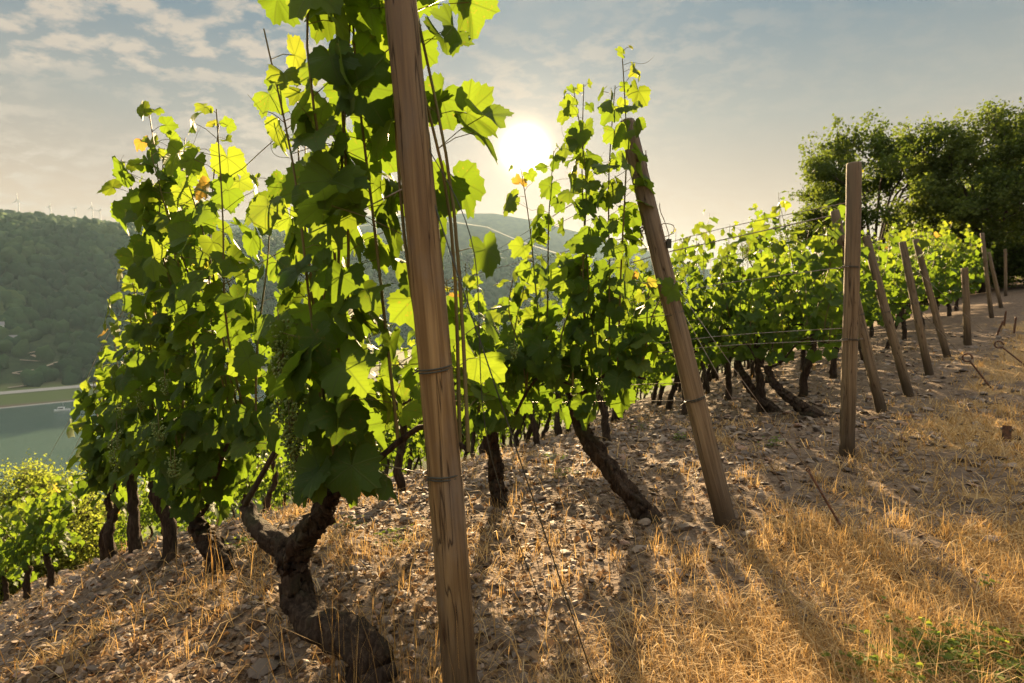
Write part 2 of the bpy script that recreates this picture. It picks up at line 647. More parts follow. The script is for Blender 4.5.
        crack = ramp(nt, mth(nt, 'ABSOLUTE', mth(nt, 'SUBTRACT', crk, 0.5)), [(0.0, 0.9), (0.010, 0.0)])
        c = mixc(nt, crack, c, (0.028, 0.017, 0.010))
        vor = nt.nodes.new('ShaderNodeTexVoronoi')
        vor.inputs['Scale'].default_value = 1.0
        nt.links.new(mapping(nt, v, (17, 17, 4.2)), vor.inputs['Vector'])
        knot = ramp(nt, vor.outputs['Distance'], [(0.06, 1.0), (0.10, 0.5), (0.19, 0.0)])
        c = mixc(nt, mth(nt, 'MULTIPLY', knot, 0.9), c, (0.045, 0.024, 0.013))
        hgt = mth(nt, 'SUBTRACT', mth(nt, 'ADD', grain, mth(nt, 'MULTIPLY', fine, 0.4)), mth(nt, 'ADD', crack, mth(nt, 'MULTIPLY', knot, 0.6)))
        principled(nt, out, c, 0.8, 0.2, hgt, 0.7, 0.006)
        M[key] = m

    m, nt, out = mat('rusty_iron')
    c = ramp(nt, noise(nt, objco(nt), 60, 4), [(0.35, (0.05, 0.03, 0.022)), (0.6, (0.16, 0.075, 0.04)), (0.75, (0.20, 0.15, 0.12))])
    principled(nt, out, c, 0.65, 0.4, metal=0.35)
    M['rust'] = m
    m, nt, out = mat('galvanised_wire')
    c = ramp(nt, noise(nt, objco(nt), 25, 3), [(0.4, (0.30, 0.27, 0.23)), (0.65, (0.18, 0.12, 0.08))])
    principled(nt, out, c, 0.45, 0.5, metal=0.6)
    M['wire'] = m
    m, nt, out = mat('dark_wire')
    principled(nt, out, (0.05, 0.055, 0.045), 0.55, 0.4, metal=0.3)
    M['darkwire'] = m

    m, nt, out = mat('green_grape')
    c = mixc(nt, noise(nt, objco(nt), 80, 2), (0.10, 0.16, 0.03), (0.17, 0.22, 0.05))
    b = principled(nt, out, c, 0.4, 0.4)
    b.inputs['Subsurface Weight'].default_value = 0.25
    b.inputs['Subsurface Radius'].default_value = (0.004, 0.006, 0.002)
    M['grape'] = m

    # ground of slate chips and dry earth, dry straw on the path, forest floor far off
    m, nt, out = mat('ground_soil')
    geo = nt.nodes.new('ShaderNodeNewGeometry')
    P = geo.outputs['Position']
    n1, n2, n3 = noise(nt, P, 0.8, 5), noise(nt, P, 9, 6, 0.65), noise(nt, P, 55, 5, 0.65)
    vor = nt.nodes.new('ShaderNodeTexVoronoi')
    vor.inputs['Scale'].default_value = 24
    nt.links.new(mapping(nt, P, (1, 1.4, 1)), vor.inputs['Vector'])
    c = ramp(nt, n2, [(0.25, (0.055, 0.035, 0.022)), (0.5, (0.122, 0.080, 0.049)), (0.75, (0.215, 0.148, 0.092))])
    chip = mixc(nt, 0.5, vor.outputs['Color'], (0.5, 0.5, 0.5), 'MIX')
    bw = nt.nodes.new('ShaderNodeRGBToBW')
    nt.links.new(chip, bw.inputs[0])
    c = mixc(nt, 0.5, c, ramp(nt, bw.outputs[0], [(0.3, (0.060, 0.044, 0.034)), (0.7, (0.22, 0.172, 0.130))]))
    lx, ly, straw = attr_lc(nt)
    sm = ramp(nt, mth(nt, 'ADD', straw, mth(nt, 'MULTIPLY', mth(nt, 'SUBTRACT', n2, 0.5), 1.1)), [(0.35, 0.0), (0.65, 0.85)])
    c = mixc(nt, sm, c, ramp(nt, n3, [(0.3, (0.19, 0.115, 0.048)), (0.7, (0.42, 0.285, 0.130))]))
    c = mixc(nt, ramp(nt, n1, [(0.45, 0.0), (0.8, 0.35)]), c, (0.10, 0.070, 0.046))
    # far: woodland
    wood = ramp(nt, noise(nt, P, 0.035, 8, 0.7), [(0.35, (0.014, 0.026, 0.012)), (0.65, (0.05, 0.068, 0.026))])
    c = mixc(nt, lx, c, wood)
    c = mixc(nt, ly, c, mixc(nt, n2, (0.07, 0.105, 0.03), (0.12, 0.125, 0.05)))    # grassy banks
    hgt = mth(nt, 'ADD', mth(nt, 'MULTIPLY', n3, 0.5), mth(nt, 'ADD', n2, mth(nt, 'MULTIPLY', vor.outputs['Distance'], 0.5)))
    principled(nt, out, c, 0.95, 0.1, hgt, 0.8, 0.03)
    M['ground'] = m

    def stuffmat(name, stops, tstops, fac, rough=0.7):
        m, nt, out = mat(name)
        x, y, r = attr_lc(nt)
        leafy(nt, out, ramp(nt, r, stops), ramp(nt, r, tstops), fac, rough, 0.15)
        return m
    M['straw'] = stuffmat('dry_straw', [(0, (0.22, 0.125, 0.045)), (0.4, (0.43, 0.268, 0.098)), (0.8, (0.56, 0.385, 0.170)), (1, (0.60, 0.47, 0.27))],
                          [(0, (0.30, 0.16, 0.04)), (1, (0.62, 0.42, 0.16))], 0.38)
    M['litter'] = stuffmat('dead_leaf', [(0, (0.055, 0.033, 0.019)), (0.5, (0.13, 0.080, 0.045)), (1, (0.25, 0.175, 0.105))],
                           [(0, (0.09, 0.045, 0.02)), (1, (0.26, 0.155, 0.07))], 0.25, 0.75)
    M['weed'] = stuffmat('weed_leaf', [(0, (0.05, 0.09, 0.015)), (1, (0.12, 0.15, 0.03))], [(0, (0.18, 0.28, 0.03)), (1, (0.4, 0.45, 0.05))], 0.45)
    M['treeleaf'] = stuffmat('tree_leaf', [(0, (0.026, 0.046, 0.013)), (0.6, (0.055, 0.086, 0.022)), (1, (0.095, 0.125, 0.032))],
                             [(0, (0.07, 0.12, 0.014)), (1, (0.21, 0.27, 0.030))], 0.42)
    M['willow'] = stuffmat('shrub_leaf', [(0, (0.08, 0.105, 0.018)), (1, (0.16, 0.17, 0.035))], [(0, (0.20, 0.28, 0.03)), (1, (0.36, 0.41, 0.05))], 0.5)
    M['needle'] = stuffmat('conifer_needle', [(0, (0.02, 0.035, 0.014)), (1, (0.06, 0.075, 0.03))], [(0, (0.05, 0.08, 0.02)), (1, (0.14, 0.16, 0.03))], 0.3)
    m, nt, out = mat('tree_bark')
    n = noise(nt, mapping(nt, objco(nt), (8, 8, 2)), 1.0, 5)
    principled(nt, out, ramp(nt, n, [(0.3, (0.03, 0.023, 0.017)), (0.7, (0.10, 0.08, 0.06))]), 0.9, 0.1, n, 0.8, 0.03)
    M['treebark'] = m

    m, nt, out = mat('slate_stone')
    x, y, r = attr_lc(nt)
    n = noise(nt, objco(nt), 30, 5, 0.65)
    c = ramp(nt, r, [(0, (0.065, 0.049, 0.038)), (0.5, (0.145, 0.112, 0.086)), (0.85, (0.25, 0.195, 0.148)), (1, (0.26, 0.15, 0.10))])
    c = mixc(nt, mth(nt, 'MULTIPLY', n, 0.55), c, (0.12, 0.09, 0.07))
    principled(nt, out, c, 0.75, 0.3, n, 0.6, 0.006)
    M['stone'] = m

    m, nt, out = mat('river_water')
    geo = nt.nodes.new('ShaderNodeNewGeometry')
    n = noise(nt, mapping(nt, geo.outputs['Position'], (0.25, 0.5, 1)), 1.0, 6, 0.6)
    n2 = noise(nt, mapping(nt, geo.outputs['Position'], (0.02, 0.05, 1)), 1.0, 3, 0.5)
    principled(nt, out, mixc(nt, n2, (0.034, 0.068, 0.050), (0.050, 0.084, 0.062)), 0.25, 0.35, n, 0.9, 0.9)
    M['water'] = m
    m, nt, out = mat('forest_canopy')
    x, y, r = attr_lc(nt)
    geo = nt.nodes.new('ShaderNodeNewGeometry')
    n = noise(nt, geo.outputs['Position'], 0.45, 6, 0.7)
    c = ramp(nt, r, [(0, (0.020, 0.046, 0.020)), (0.6, (0.042, 0.084, 0.030)), (1, (0.085, 0.125, 0.038))])
    c = mixc(nt, mth(nt, 'MULTIPLY', n, 0.6), c, (0.018, 0.030, 0.014))
    principled(nt, out, c, 0.9, 0.05, n, 1.0, 2.0)
    M['forest'] = m
    for nm, col, ro in (('pale_gravel', (0.34, 0.31, 0.27), .9), ('white_render', (0.72, 0.70, 0.66), .8), ('grey_roof', (0.20, 0.19, 0.19), .7),
                        ('window_glass', (0.03, 0.035, 0.04), .15), ('tan_track', (0.30, 0.24, 0.17), .95), ('white_gelcoat', (0.78, 0.78, 0.76), .35),
                        ('tower_grey', (0.35, 0.36, 0.37), .6)):
        m, nt, out = mat(nm)
        geo = nt.nodes.new('ShaderNodeNewGeometry')
        n = noise(nt, geo.outputs['Position'], 0.7, 5)
        c = mixc(nt, mth(nt, 'MULTIPLY', n, 0.4), col, tuple(k * 0.6 for k in col))
        principled(nt, out, c, ro, 0.3)
        M[nm] = m


make_materials()


# ------------------------------------------------------------------ ground, river, far bank
def straw_mask(x, y):
    """1 on the dry grass of the path, 0 on the bare slate between the rows"""
    t, s = ts(x, y)
    edge = np.clip((0.0 - t) / 0.65, 0, 1)
    patch = fbm(np.asarray(x) * 1.7, np.asarray(y) * 1.7, 4, 31)
    return np.clip(edge * (0.42 + np.clip((patch - .42) * 5.5, -.20, .7)) + np.clip((patch - 0.62) * 3, 0, 0.6), 0, 1)


def build_ground():
    a_f = np.arange(-52, 52.01, 0.30)
    a = np.radians(np.concatenate([np.arange(-180, -52, 4.0), a_f, np.arange(56, 180, 4.0)]))
    r = 0.28 * 1.0142 ** np.arange(715)
    k, n = len(a), len(r)
    rr, aa = np.meshgrid(r, a, indexing='ij')
    x, y = rr * np.sin(aa), rr * np.cos(aa)
    z = height(x, y)
    V = np.stack([x, y, z], -1).reshape(-1, 3)
    V = np.concatenate([V, [[0, 0, H(0, 0)]]])
    i, j = np.meshgrid(np.arange(n - 1), np.arange(k), indexing='ij')
    j2 = (j + 1) % k
    Q = np.stack([i * k + j, (i + 1) * k + j, (i + 1) * k + j2, i * k + j2], -1).reshape(-1, 4)
    c0 = len(V) - 1
    Tt = np.array([(c0, q, (q + 1) % k) for q in range(k)])
    t, s = ts(V[:, 0], V[:, 1])
    wood = np.maximum(np.clip((t - 632) / 10, 0, 1), shoulder(t, s) * (t < 340))
    bank = np.clip((t - 14.5) / 5, 0, 1) * (t < 300) * (1 - shoulder(t, s)) + ((t > 566) & (t < 634)) * 1.0
    lc = np.stack([wood, np.clip(bank, 0, 1), straw_mask(V[:, 0], V[:, 1])], -1)
    o = MB().add(V, [Q, Tt], 0, lc).build('ground', M['ground'])
    tag(o, 'dry slate hillside sloping down to the river valley', 'ground', kind='structure')


build_ground()


def strip(name, t0, t1, s0, s1, dz, m, n=160, zfun=None):
    ss = np.linspace(s0, s1, n)
    V = []
    for s in ss:
        for t in (t0, t1):
            p = S * s + E * (t + T0)
            V.append((p[0], p[1], (float(height(p[0], p[1], False)) if zfun is None else zfun) + dz))
    Q = np.array([(2 * i, 2 * i + 2, 2 * i + 3, 2 * i + 1) for i in range(n - 1)])
    return MB().add(np.array(V), [Q]).build(name, m)


tag(strip('river', 262, 574, -2500, 4500, 0.0, M['water'], 40, WATER), 'grey green river at the foot of the slope', 'river', kind='structure')
tag(strip('road', 603, 619, -1200, 420, 0.35, M['pale_gravel']), 'pale riverside road on the far bank', 'road', kind='structure')
tag(strip('shore', 558, 562.5, -1200, 420, 0.25, M['pale_gravel'], 400), 'narrow pale gravel shore along the far bank', 'shore', kind='structure')


def hillside_track():
    mb = MB()
    for pts in ([(8, 389), (28, 386), (50, 379)], [(48, 377), (30, 376), (14, 374), (34, 371)], [(44, 368), (58, 363)], [(20, 361), (44, 362), (32, 356)], [(24, 355), (40, 352)]):
        P = smooth_path([hit(*p) for p in pts], 14)
        for k in range(len(P)):
            P[k, 2] = float(height(P[k, 0], P[k, 1], False)) + 1.2
        d = unit(np.gradient(P, axis=0))
        nrm = np.stack([-d[:, 1], d[:, 0], np.zeros(len(P))], -1)
        V = np.concatenate([P + nrm * 2.2, P - nrm * 2.2])
        n = len(P)
        mb.add(V, [np.array([(i, i + 1, n + i + 1, n + i) for i in range(n - 1)])])
    tag(mb.build('path', M['tan_track']), 'zigzag pale track on the far wooded slope', 'path', kind='structure')


hillside_track()


def forest():
    V0, F0 = ico(2)
    pos, rad = [], []
    for (ta, tb, sa, sb, sp, rd) in ((636, 1180, -420, 620, 9.5, 6.6), (1180, 2150, -500, 900, 15, 8.5), (640, 1150, 620, 2200, 17, 10.5)):
        for t in np.arange(ta, tb, sp):
            ss = np.arange(sa, sb, sp)
            tt = t + rng.uniform(-.5, .5, len(ss)) * sp
            ss = ss + rng.uniform(-.5, .5, len(ss)) * sp
            p = ss[:, None] * S + (tt + T0)[:, None] * E
            pos.append(p)
            rad.append(np.full(len(ss), rd) * rng.uniform(.6, 1.35, len(ss)))
    pos, rad = np.concatenate(pos), np.concatenate(rad)
    u = 512 + 569 * pos[:, 0] / np.maximum(pos[:, 1], 1)
    ok = (u > -140) & (u < 760) & (pos[:, 1] > 100)
    t, s = ts(pos[:, 0], pos[:, 1])
    z = height(pos[:, 0], pos[:, 1], False)
    v = 300 - 569 * (z - CAM_Z) / np.maximum(pos[:, 1], 1)
    clear = (u < 62 - (v - 335) * 0.1) & (v > 336) & (v < 392) & (fbm(pos[:, 0] / 18, pos[:, 1] / 18, 2, 44) > 0.36)
    ok &= ~clear
    pos, rad, z = pos[ok], rad[ok], z[ok]
    pos[:, 2] = z + rad * 0.45
    mb = MB()
    idx = rng.integers(0, 5, len(pos))
    for kx in range(5):
        T = V0 * (1 + 0.34 * rng.uniform(-1, 1, (len(V0), 1)))
        q = idx == kx
        a = rng.uniform(0, 6.28, q.sum())
        X = np.stack([np.cos(a), np.sin(a), 0 * a], -1) * rad[q][:, None]
        Y = np.stack([-np.sin(a), np.cos(a), 0 * a], -1) * rad[q][:, None]
        Z = np.array([0, 0, 1.0])[None] * (rad[q] * rng.uniform(.8, 1.3, q.sum()))[:, None]
        Vv, F, lc = scatter(T, [F0], pos[q], X, Y, Z, np.clip(.45 * rng.random(q.sum()) + 1.5 * (fbm(pos[q][:, 0] / 55, pos[q][:, 1] / 55, 3, 71) - .5) + .3, 0, 1))
        mb.add(Vv, F, 0, lc)
    o = mb.build('forest', M['forest'])
    tag(o, 'dark green forest covering the hillside across the river', 'forest', kind='stuff')


forest()


# ------------------------------------------------------------------ far things: houses, boat, wind turbines
def house(u, v, w, d, h, label, tall=1.0):
    p = hit(u, v)
    root = empty('house', p, (0, 0, R(40)))
    tag(root, label, 'house')
    b = MB()
    box(b, (0, 0, h / 2 - 2), (w, d, h + 4))
    wl = b.build('wall', M['white_render'], root, smooth=False)
    r_ = MB()
    e = 0.5
    V = [(-w / 2 - e, -d / 2 - e, h), (w / 2 + e, -d / 2 - e, h), (w / 2 + e, d / 2 + e, h), (-w / 2 - e, d / 2 + e, h),
         (-w / 2 - e, 0, h + d * .42), (w / 2 + e, 0, h + d * .42)]
    r_.add(V, [np.array([(0, 1, 5, 4), (2, 3, 4, 5), (0, 3, 2, 1)]), np.array([(0, 4, 3), (1, 2, 5)])])
    r_.build('roof', M['grey_roof'], root, smooth=False)
    for fl in range(max(1, int(h // 3))):
        for k in (-.3, 0, .3):
            wn = MB()
            box(wn, (k * w, -d / 2 - 0.03, 1.5 + 3 * fl), (1.2, .1, 1.4))
            wn.build('window', M['window_glass'], wl, smooth=False)
    return root


house(16, 341, 9, 6, 3.2, 'small white house in the clearing on the far hillside')
house(-1, 337, 8, 8, 11, 'tall pale house at the left edge of the far hillside')


def boat():
    p = at_depth(62, 411, 1.0) - np.array([0, 0, CAM_Z])
    k = (WATER - CAM_Z) / p[2]
    c = np.array([0, 0, CAM_Z]) + p * k
    root = empty('boat', (c[0], c[1], WATER), (0, 0, R(20)))
    tag(root, 'small white motor boat moored by the far shore', 'boat')
    st = [(-4.6, 1.0), (-3, 1.35), (0, 1.5), (2.6, 1.15), (4.2, .55), (5.0, .06)]
    V, n = [], len(st)
    for x, w in st:
        V += [(x, -w, 1.1 + max(0, x) * .08), (x, -w * .7, -.3), (x, w * .7, -.3), (x, w, 1.1 + max(0, x) * .08)]
    F = []
    for i in range(n - 1):
        for j in range(4):
            F.append((4 * i + j, 4 * i + (j + 1) % 4, 4 * i + 4 + (j + 1) % 4, 4 * i + 4 + j))
    F += [(0, 3, 2, 1), (4 * n - 4, 4 * n - 3, 4 * n - 2, 4 * n - 1)]
    MB().add(V, [np.array(F)]).build('hull', M['white_gelcoat'], root, smooth=False)
    cb = MB()
    box(cb, (-.4, 0, 1.9), (3.6, 1.9, 1.6))
    box(cb, (-.4, 0, 2.75), (4.2, 2.2, .12))
    cab = cb.build('cabin', M['white_gelcoat'], root, smooth=False)
    w = MB()
    box(w, (-.4, 0, 2.05), (3.0, 1.94, .7))
    w.build('window', M['window_glass'], cab, smooth=False)
    mb = MB()
    mb.add(*tube([(.8, 0, 2.7), (.8, 0, 6.4)], .10, 6))
    mb.build('mast', M['tower_grey'], root)


boat()


def turbine(u, vtop, vbase, depth, label, ang):
    top, bas = at_depth(u, vtop, depth), at_depth(u, vbase, depth)
    hub_z = top[2] - (top[2] - bas[2]) * 0.42
    gz = float(height(top[0], top[1], False))
    root = empty('wind_turbine', (top[0], top[1], gz))
    tag(root, label, 'wind turbine', 'wind turbines on the hill crest')
    h = hub_z - gz
    bl = top[2] - hub_z
    w = MB()
    w.add(*tube([(0, 0, -3), (0, 0, h * .5), (0, 0, h)], [2.0, 1.6, 1.2], 10))
    w.build('tower', M['tower_grey'], root)
    n = MB()
    box(n, (0, -1, h + .6), (2.4, 6, 2.4))
    nac = n.build('nacelle', M['tower_grey'], root, smooth=False)
    for k in range(3):
        a = ang + k * 2.0944
        b = MB()
        d = np.array([math.sin(a), 0, math.cos(a)])
        P = [np.array([0, -4.4, h + .6]) + d * q * bl for q in (0, .2, .6, 1.0)]
        b.add(*tube(P, [.9, 1.3, .8, .25], 6))
        b.build('blade', M['tower_grey'], nac)


for u, vt, vb, ang, lb in ((18, 193, 211, 0.0, 'tallest wind turbine, leftmost on the far hill crest'), (50, 203.5, 213, .5, 'tiny wind turbine second from left on the hill crest'),
                           (75, 205.5, 215, .9, 'faint wind turbine just left of a taller one on the crest'), (92, 202.5, 216, .1, 'second tallest wind turbine, toward the right of the crest'),
                           (100, 207.5, 217, .7, 'smallest wind turbine, rightmost on the far hill crest')):
    turbine(u, vt, vb, 1900, lb, ang)


# ------------------------------------------------------------------ vine leaf templates
def leaf_template(npt, rings, seed):
    r_ = np.random.default_rng(seed)
    cp = [(0, 1.0), (10, .93), (20, .80), (29, .71), (40, .81), (53, .93), (66, .86), (80, .72), (90, .67), (104, .73), (120, .75), (137, .68), (152, .56), (166, .40), (176, .17)]
    ph = np.array([c[0] for c in cp], float)
    rv = np.array([c[1] for c in cp])
    a = np.linspace(-176, 176, npt)
    r = np.interp(np.abs(a), ph, rv)
    r = r * (1 + 0.05 * np.sin(np.radians(a * 1.0) + r_.uniform(0, 6)))
    r[np.abs(a) > 20] *= r_.uniform(.93, 1.05)
    if npt > 20:
        r = r * (1 + 0.055 * np.where(np.arange(npt) % 2 == 0, 1, -1)) * (1 + r_.uniform(-.025, .025, npt))
    ar = np.radians(a)
    V = [np.zeros((1, 3))]
    fold, cup, droop = r_.uniform(-.08, .46), r_.uniform(-.42, .26), r_.uniform(.05, .75)
    ph1, wv = r_.uniform(0, 6), r_.uniform(.05, .17)
    for q in rings:
        x, y = q * r * np.sin(ar), q * r * np.cos(ar)
        z = fold * np.abs(x) + cup * x * x - droop * np.maximum(y, 0) ** 2 * .6 + wv * q * q * np.sin(3.2 * ar + ph1) + .035 * q * np.abs(np.sin(ar * 3.27))
        V.append(np.stack([x, y, z], -1))
    V = np.concatenate(V)
    tris = np.array([(0, 1 + i + 1, 1 + i) for i in range(npt - 1)])
    quads = []
    for k in range(len(rings) - 1):
        o = 1 + k * npt
        quads += [(o + i, o + i + 1, o + npt + i + 1, o + npt + i) for i in range(npt - 1)]
    F = [tris] + ([np.array(quads)] if quads else [])
    return V, F


LEAF_HI = [leaf_template(43, (.38, .74, 1.0), 100 + i) for i in range(7)]
LEAF_MID = [leaf_template(25, (.6, 1.0), 200 + i) for i in range(6)]
LEAF_LOW = [leaf_template(13, (1.0,), 300 + i) for i in range(5)]
LODS = {'hi': LEAF_HI, 'mid': LEAF_MID, 'low': LEAF_LOW}
ICO1 = ico(1)


def add_leaves(mb, lod, base, ydir, nrm, size, rnd, mat=0, r_=rng):
    Y = unit(ydir)
    Z = unit(nrm - Y * (nrm * Y).sum(-1, keepdims=True))
    X = np.cross(Y, Z)
    tm = LODS[lod]
    w = r_.integers(0, len(tm), len(base))
    for k in range(len(tm)):
        q = w == k
        if q.any():
            sz = size[q][:, None]
            V, F, lc = scatter(tm[k][0], tm[k][1], base[q], X[q] * sz, Y[q] * sz, Z[q] * sz, rnd[q])
            mb.add(V, F, mat, lc)


def grape_bunch(mb, p, length, n, r_):
    for i in range(n):
        q = r_.random() ** .8
        w = 0.038 * (1 - .65 * q)
        a = r_.uniform(0, 6.28)
        c = p + np.array([math.cos(a) * w * r_.random() ** .5, math.sin(a) * w * r_.random() ** .5, -q * length])
        mb.add(ICO1[0] * r_.uniform(.0035, .0058) + c, [ICO1[1]])
    mb.add(*tube([p + np.array([0, 0, .03]), p - np.array([0, 0, length * .9])], .0016, 4), 1)


def make_vine(loc, seed, slope, lod='mid', top=1.8, shoots=9, a0=.55, a1=.6, trunk=None, head=None, cane_h=.72,
              leaf=(.07, .105), spread=.16, density=1.0, grapes=0, parts=False, tall=None, label=None, lean=None, low=.0, lat=1.5, clear=None, soff=0.0):
    """a vine: trunk, canes tied along the wire, shoots up to the top wire and a mesh of leaves"""
    r_ = np.random.default_rng(seed)
    root = empty('grapevine', loc)
    up = np.array([0, 0, 1.0])
    k_tr = 12 if lod != 'low' else 8
    # trunk(s), local coordinates
    tb = MB()
    if trunk is None:
        ln = r_.uniform(-.18, .18) if lean is None else lean
        cr = r_.uniform(-.06, .06)
        P = smooth_path([(0, 0, -.08) + 0 * up, E * ln * .25 + S * cr + up * .18, E * ln * .8 - S * cr * .5 + up * .42, E * ln + up * (cane_h - .06)], 12 if lod == 'low' else 20)
        P = P + r_.normal(0, .006, P.shape)
        rr = np.linspace(r_.uniform(.036, .048), .024, len(P))
        rr[0] *= 1.25
        tb.add(*tube(P, rr, k_tr, bump=.32, seed=seed))
        heads = [P[-1]]
    else:
        heads = []
        for ctrl, rads in trunk:
            P = smooth_path(ctrl, 60)
            rr = np.interp(np.linspace(0, 1, 60), np.linspace(0, 1, len(rads)), rads)
            P = P + r_.normal(0, .004, P.shape)
            tb.add(*tube(P, rr, 30, bump=.34, seed=seed, twist=.03))
            heads.append(P[-1])
    tb.build('trunk', M['bark'], root)
    # canes
    cane_pts = []
    for hd in heads:
        ext = [(-1, a0), (1, a1)] if len(heads) == 1 else ([(1, a1)] if (hd @ E) > np.mean([h @ E for h in heads]) else [(-1, a0)])
        for sg, ln in ext:
            t_h = hd @ E
            end_t = sg * ln
            ctrl = [hd, hd + up * .07 + E * (end_t - t_h) * .25, E * (t_h + (end_t - t_h) * .6) + up * (cane_h + .05 - slope * (t_h + (end_t - t_h) * .6)) + S * (soff + r_.uniform(-.03, .03)),
                    E * end_t + S * soff + up * (cane_h - slope * end_t)]
            P = smooth_path(ctrl, 12)
            MB().add(*tube(P, np.linspace(.013, .006, 12), 6)).build('cane', M['bark'], root, lc=False)
            cane_pts.append(P[2:])
    CP = np.concatenate(cane_pts)
    fol = MB()
    B, Yd, Nn, Sz, Rn = [], [], [], [], []
    stem = MB()
    pet_a, pet_b = [], []
    shoot_t = np.linspace(-a0, a1, shoots) + r_.uniform(-.05, .05, shoots)
    for i in range(shoots):
        st = shoot_t[i]
        j = np.argmin(np.abs(CP @ E - st))
        p0 = CP[j] + 0 * up
        gz = -slope * st
        tp = top * r_.uniform(.70, 1.10) if tall is None else tall(st, r_)
        ln = max(.25, gz + tp - p0[2])
        dr = E * (r_.normal(0, .09) if clear is None else abs(r_.normal(0, .07)) + .26 * max(0, 1 - (st + a0) / .35) - .03) + S * (r_.normal(0, spread * (.55 if clear is None else .28)) if clear is None or st > -.05 else abs(r_.normal(0, .04)))
        ctrl = [p0, p0 + up * ln * .35 + dr * .5 + S * r_.normal(0, .03), p0 + up * ln * .7 + dr * 1.0 + S * r_.normal(0, .04),
                p0 + up * ln + dr * 1.2 + E * r_.normal(0, .05) + S * r_.normal(0, spread * .35)]
        P = smooth_path(ctrl, 14)
        tgt = MB() if parts else stem
        tgt.add(*tube(P, np.linspace(.0058, .0022, 14), 6 if parts else 4, cap=False))
        if parts and r_.random() < .8:                        # a tendril near the tip
            q0 = P[r_.integers(9, 13)]
            dd = unit(E * r_.normal() + S * r_.normal() + up * .5)
            sd = unit(np.cross(dd, up))
            an = np.linspace(0, 1, 16)
            tp_ = q0 + dd * (an * .16)[:, None] + up * (np.sin(an * 7) * .022 * an)[:, None] + sd * (np.cos(an * 8) * .02 * an)[:, None]
            tgt.add(*tube(tp_, np.linspace(.0014, .0007, 16), 4, cap=False))
        if parts:
            tgt.build('shoot', M['stem'], root, lc=False)
        nl = int(ln / .062 * density)
        for k in range(nl):
            q = (k + .6) / nl
            node = P[min(int(q * 13), 12)] + (P[min(int(q * 13) + 1, 13)] - P[min(int(q * 13), 12)]) * (q * 13 - int(q * 13))
            reps = 1 + (r_.random() < (lat - 1) * (1.25 - q * 1.1)) * (q < .85)
            for z_ in range(reps):
                sg = 1 if (k + z_) % 2 else -1
                a = r_.normal(0, .75)
                hd = sg * (S * math.cos(a) + E * math.sin(a))
                pd = unit(hd + up * r_.uniform(.0, .7))
                pl = r_.uniform(.05, .12) + z_ * r_.uniform(.02, .10)
                tipf = 1.0 if q < .8 else max(.28, 1 - (q - .8) * 3.4)
                b = node + pd * pl * (.5 + .5 * tipf)
                if b[2] < gz + low or (clear is not None and clear(b)):
                    continue
                B.append(b)
                dn = -.75 if q < .85 else -.1
                Yd.append(hd * .55 + up * dn + r_.normal(0, .38, 3))
                Nn.append(hd * .75 + up * .55 + r_.normal(0, .34, 3))
                Sz.append(r_.uniform(*leaf) * tipf * (1 if r_.random() < .8 else .72))
                Rn.append(min(1, max(0, .12 + .55 * r_.random() + .33 * max(0, q - .45) * 1.8 + (.22 if r_.random() < .04 else 0))))
                pet_a.append(node)
                pet_b.append(b)
    # skirt of leaves hanging below the wire
    ns = int(26 * density * (a0 + a1))
    for k in range(ns):
        st = r_.uniform(-a0, a1)
        sg = r_.choice((-1, 1))
        b = E * st + S * (soff + sg * r_.uniform(.03, spread + .06)) + up * (cane_h - slope * st + r_.uniform(-.22, .25))
        if (clear is not None and clear(b)) or b[2] < low - slope * st + .06:
            continue
        B.append(b)
        Yd.append(S * sg * .4 - up * .8 + r_.normal(0, .35, 3))
        Nn.append(S * sg * .8 + up * .45 + r_.normal(0, .3, 3))
        Sz.append(r_.uniform(*leaf))
        Rn.append(r_.random() * .55)
    add_leaves(fol, lod, np.array(B), np.array(Yd), np.array(Nn), np.array(Sz), np.array(Rn), 0, r_)
    if lod != 'low':
        for a, b in zip(pet_a, pet_b):
            m_ = (a + b) / 2 + up * .008
            fol.add(*tube([a, m_, b], .0014, 3, cap=False), 1)
    fol.build('foliage', [M['leaf'], M['stem']], root)
    if not parts:
        stem.build('shoot', M['stem'], root, lc=False)
    for k in range(grapes):
        g = MB()
        st = r_.uniform(-a0 * .9, a1 * .9)
        if clear is not None and clear(E * st - S * .15):
            st = a1 * .5
        p = E * st + S * (soff - r_.uniform(.13, .26)) + up * (cane_h + r_.uniform(-.02, .42) - slope * st)
        grape_bunch(g, p, r_.uniform(.08, .14), 55, r_)
        g.build('grape_bunch', [M['grape'], M['stem']], root, lc=False)
    if label:
        tag(root, label, 'grapevine')
    return root


# ------------------------------------------------------------------ posts
POSTS = {}


def post_mesh(length, r0, r1, seed, k=26, n=28):
    r_ = np.random.default_rng(seed)
    z = np.concatenate([[-.25], np.linspace(0, length - .012, n), [length]])
    P = np.stack([0.006 * np.sin(z * 2.1 + seed), 0.006 * np.cos(z * 1.7 + seed * 2), z], -1)
    rr = np.interp(z, [0, length], [r0, r1]) * (1 + r_.normal(0, .008, len(z)))
    rr[-1] *= .9
    V, F = tube(P, rr, k, bump=.035, seed=seed)
    return V, F


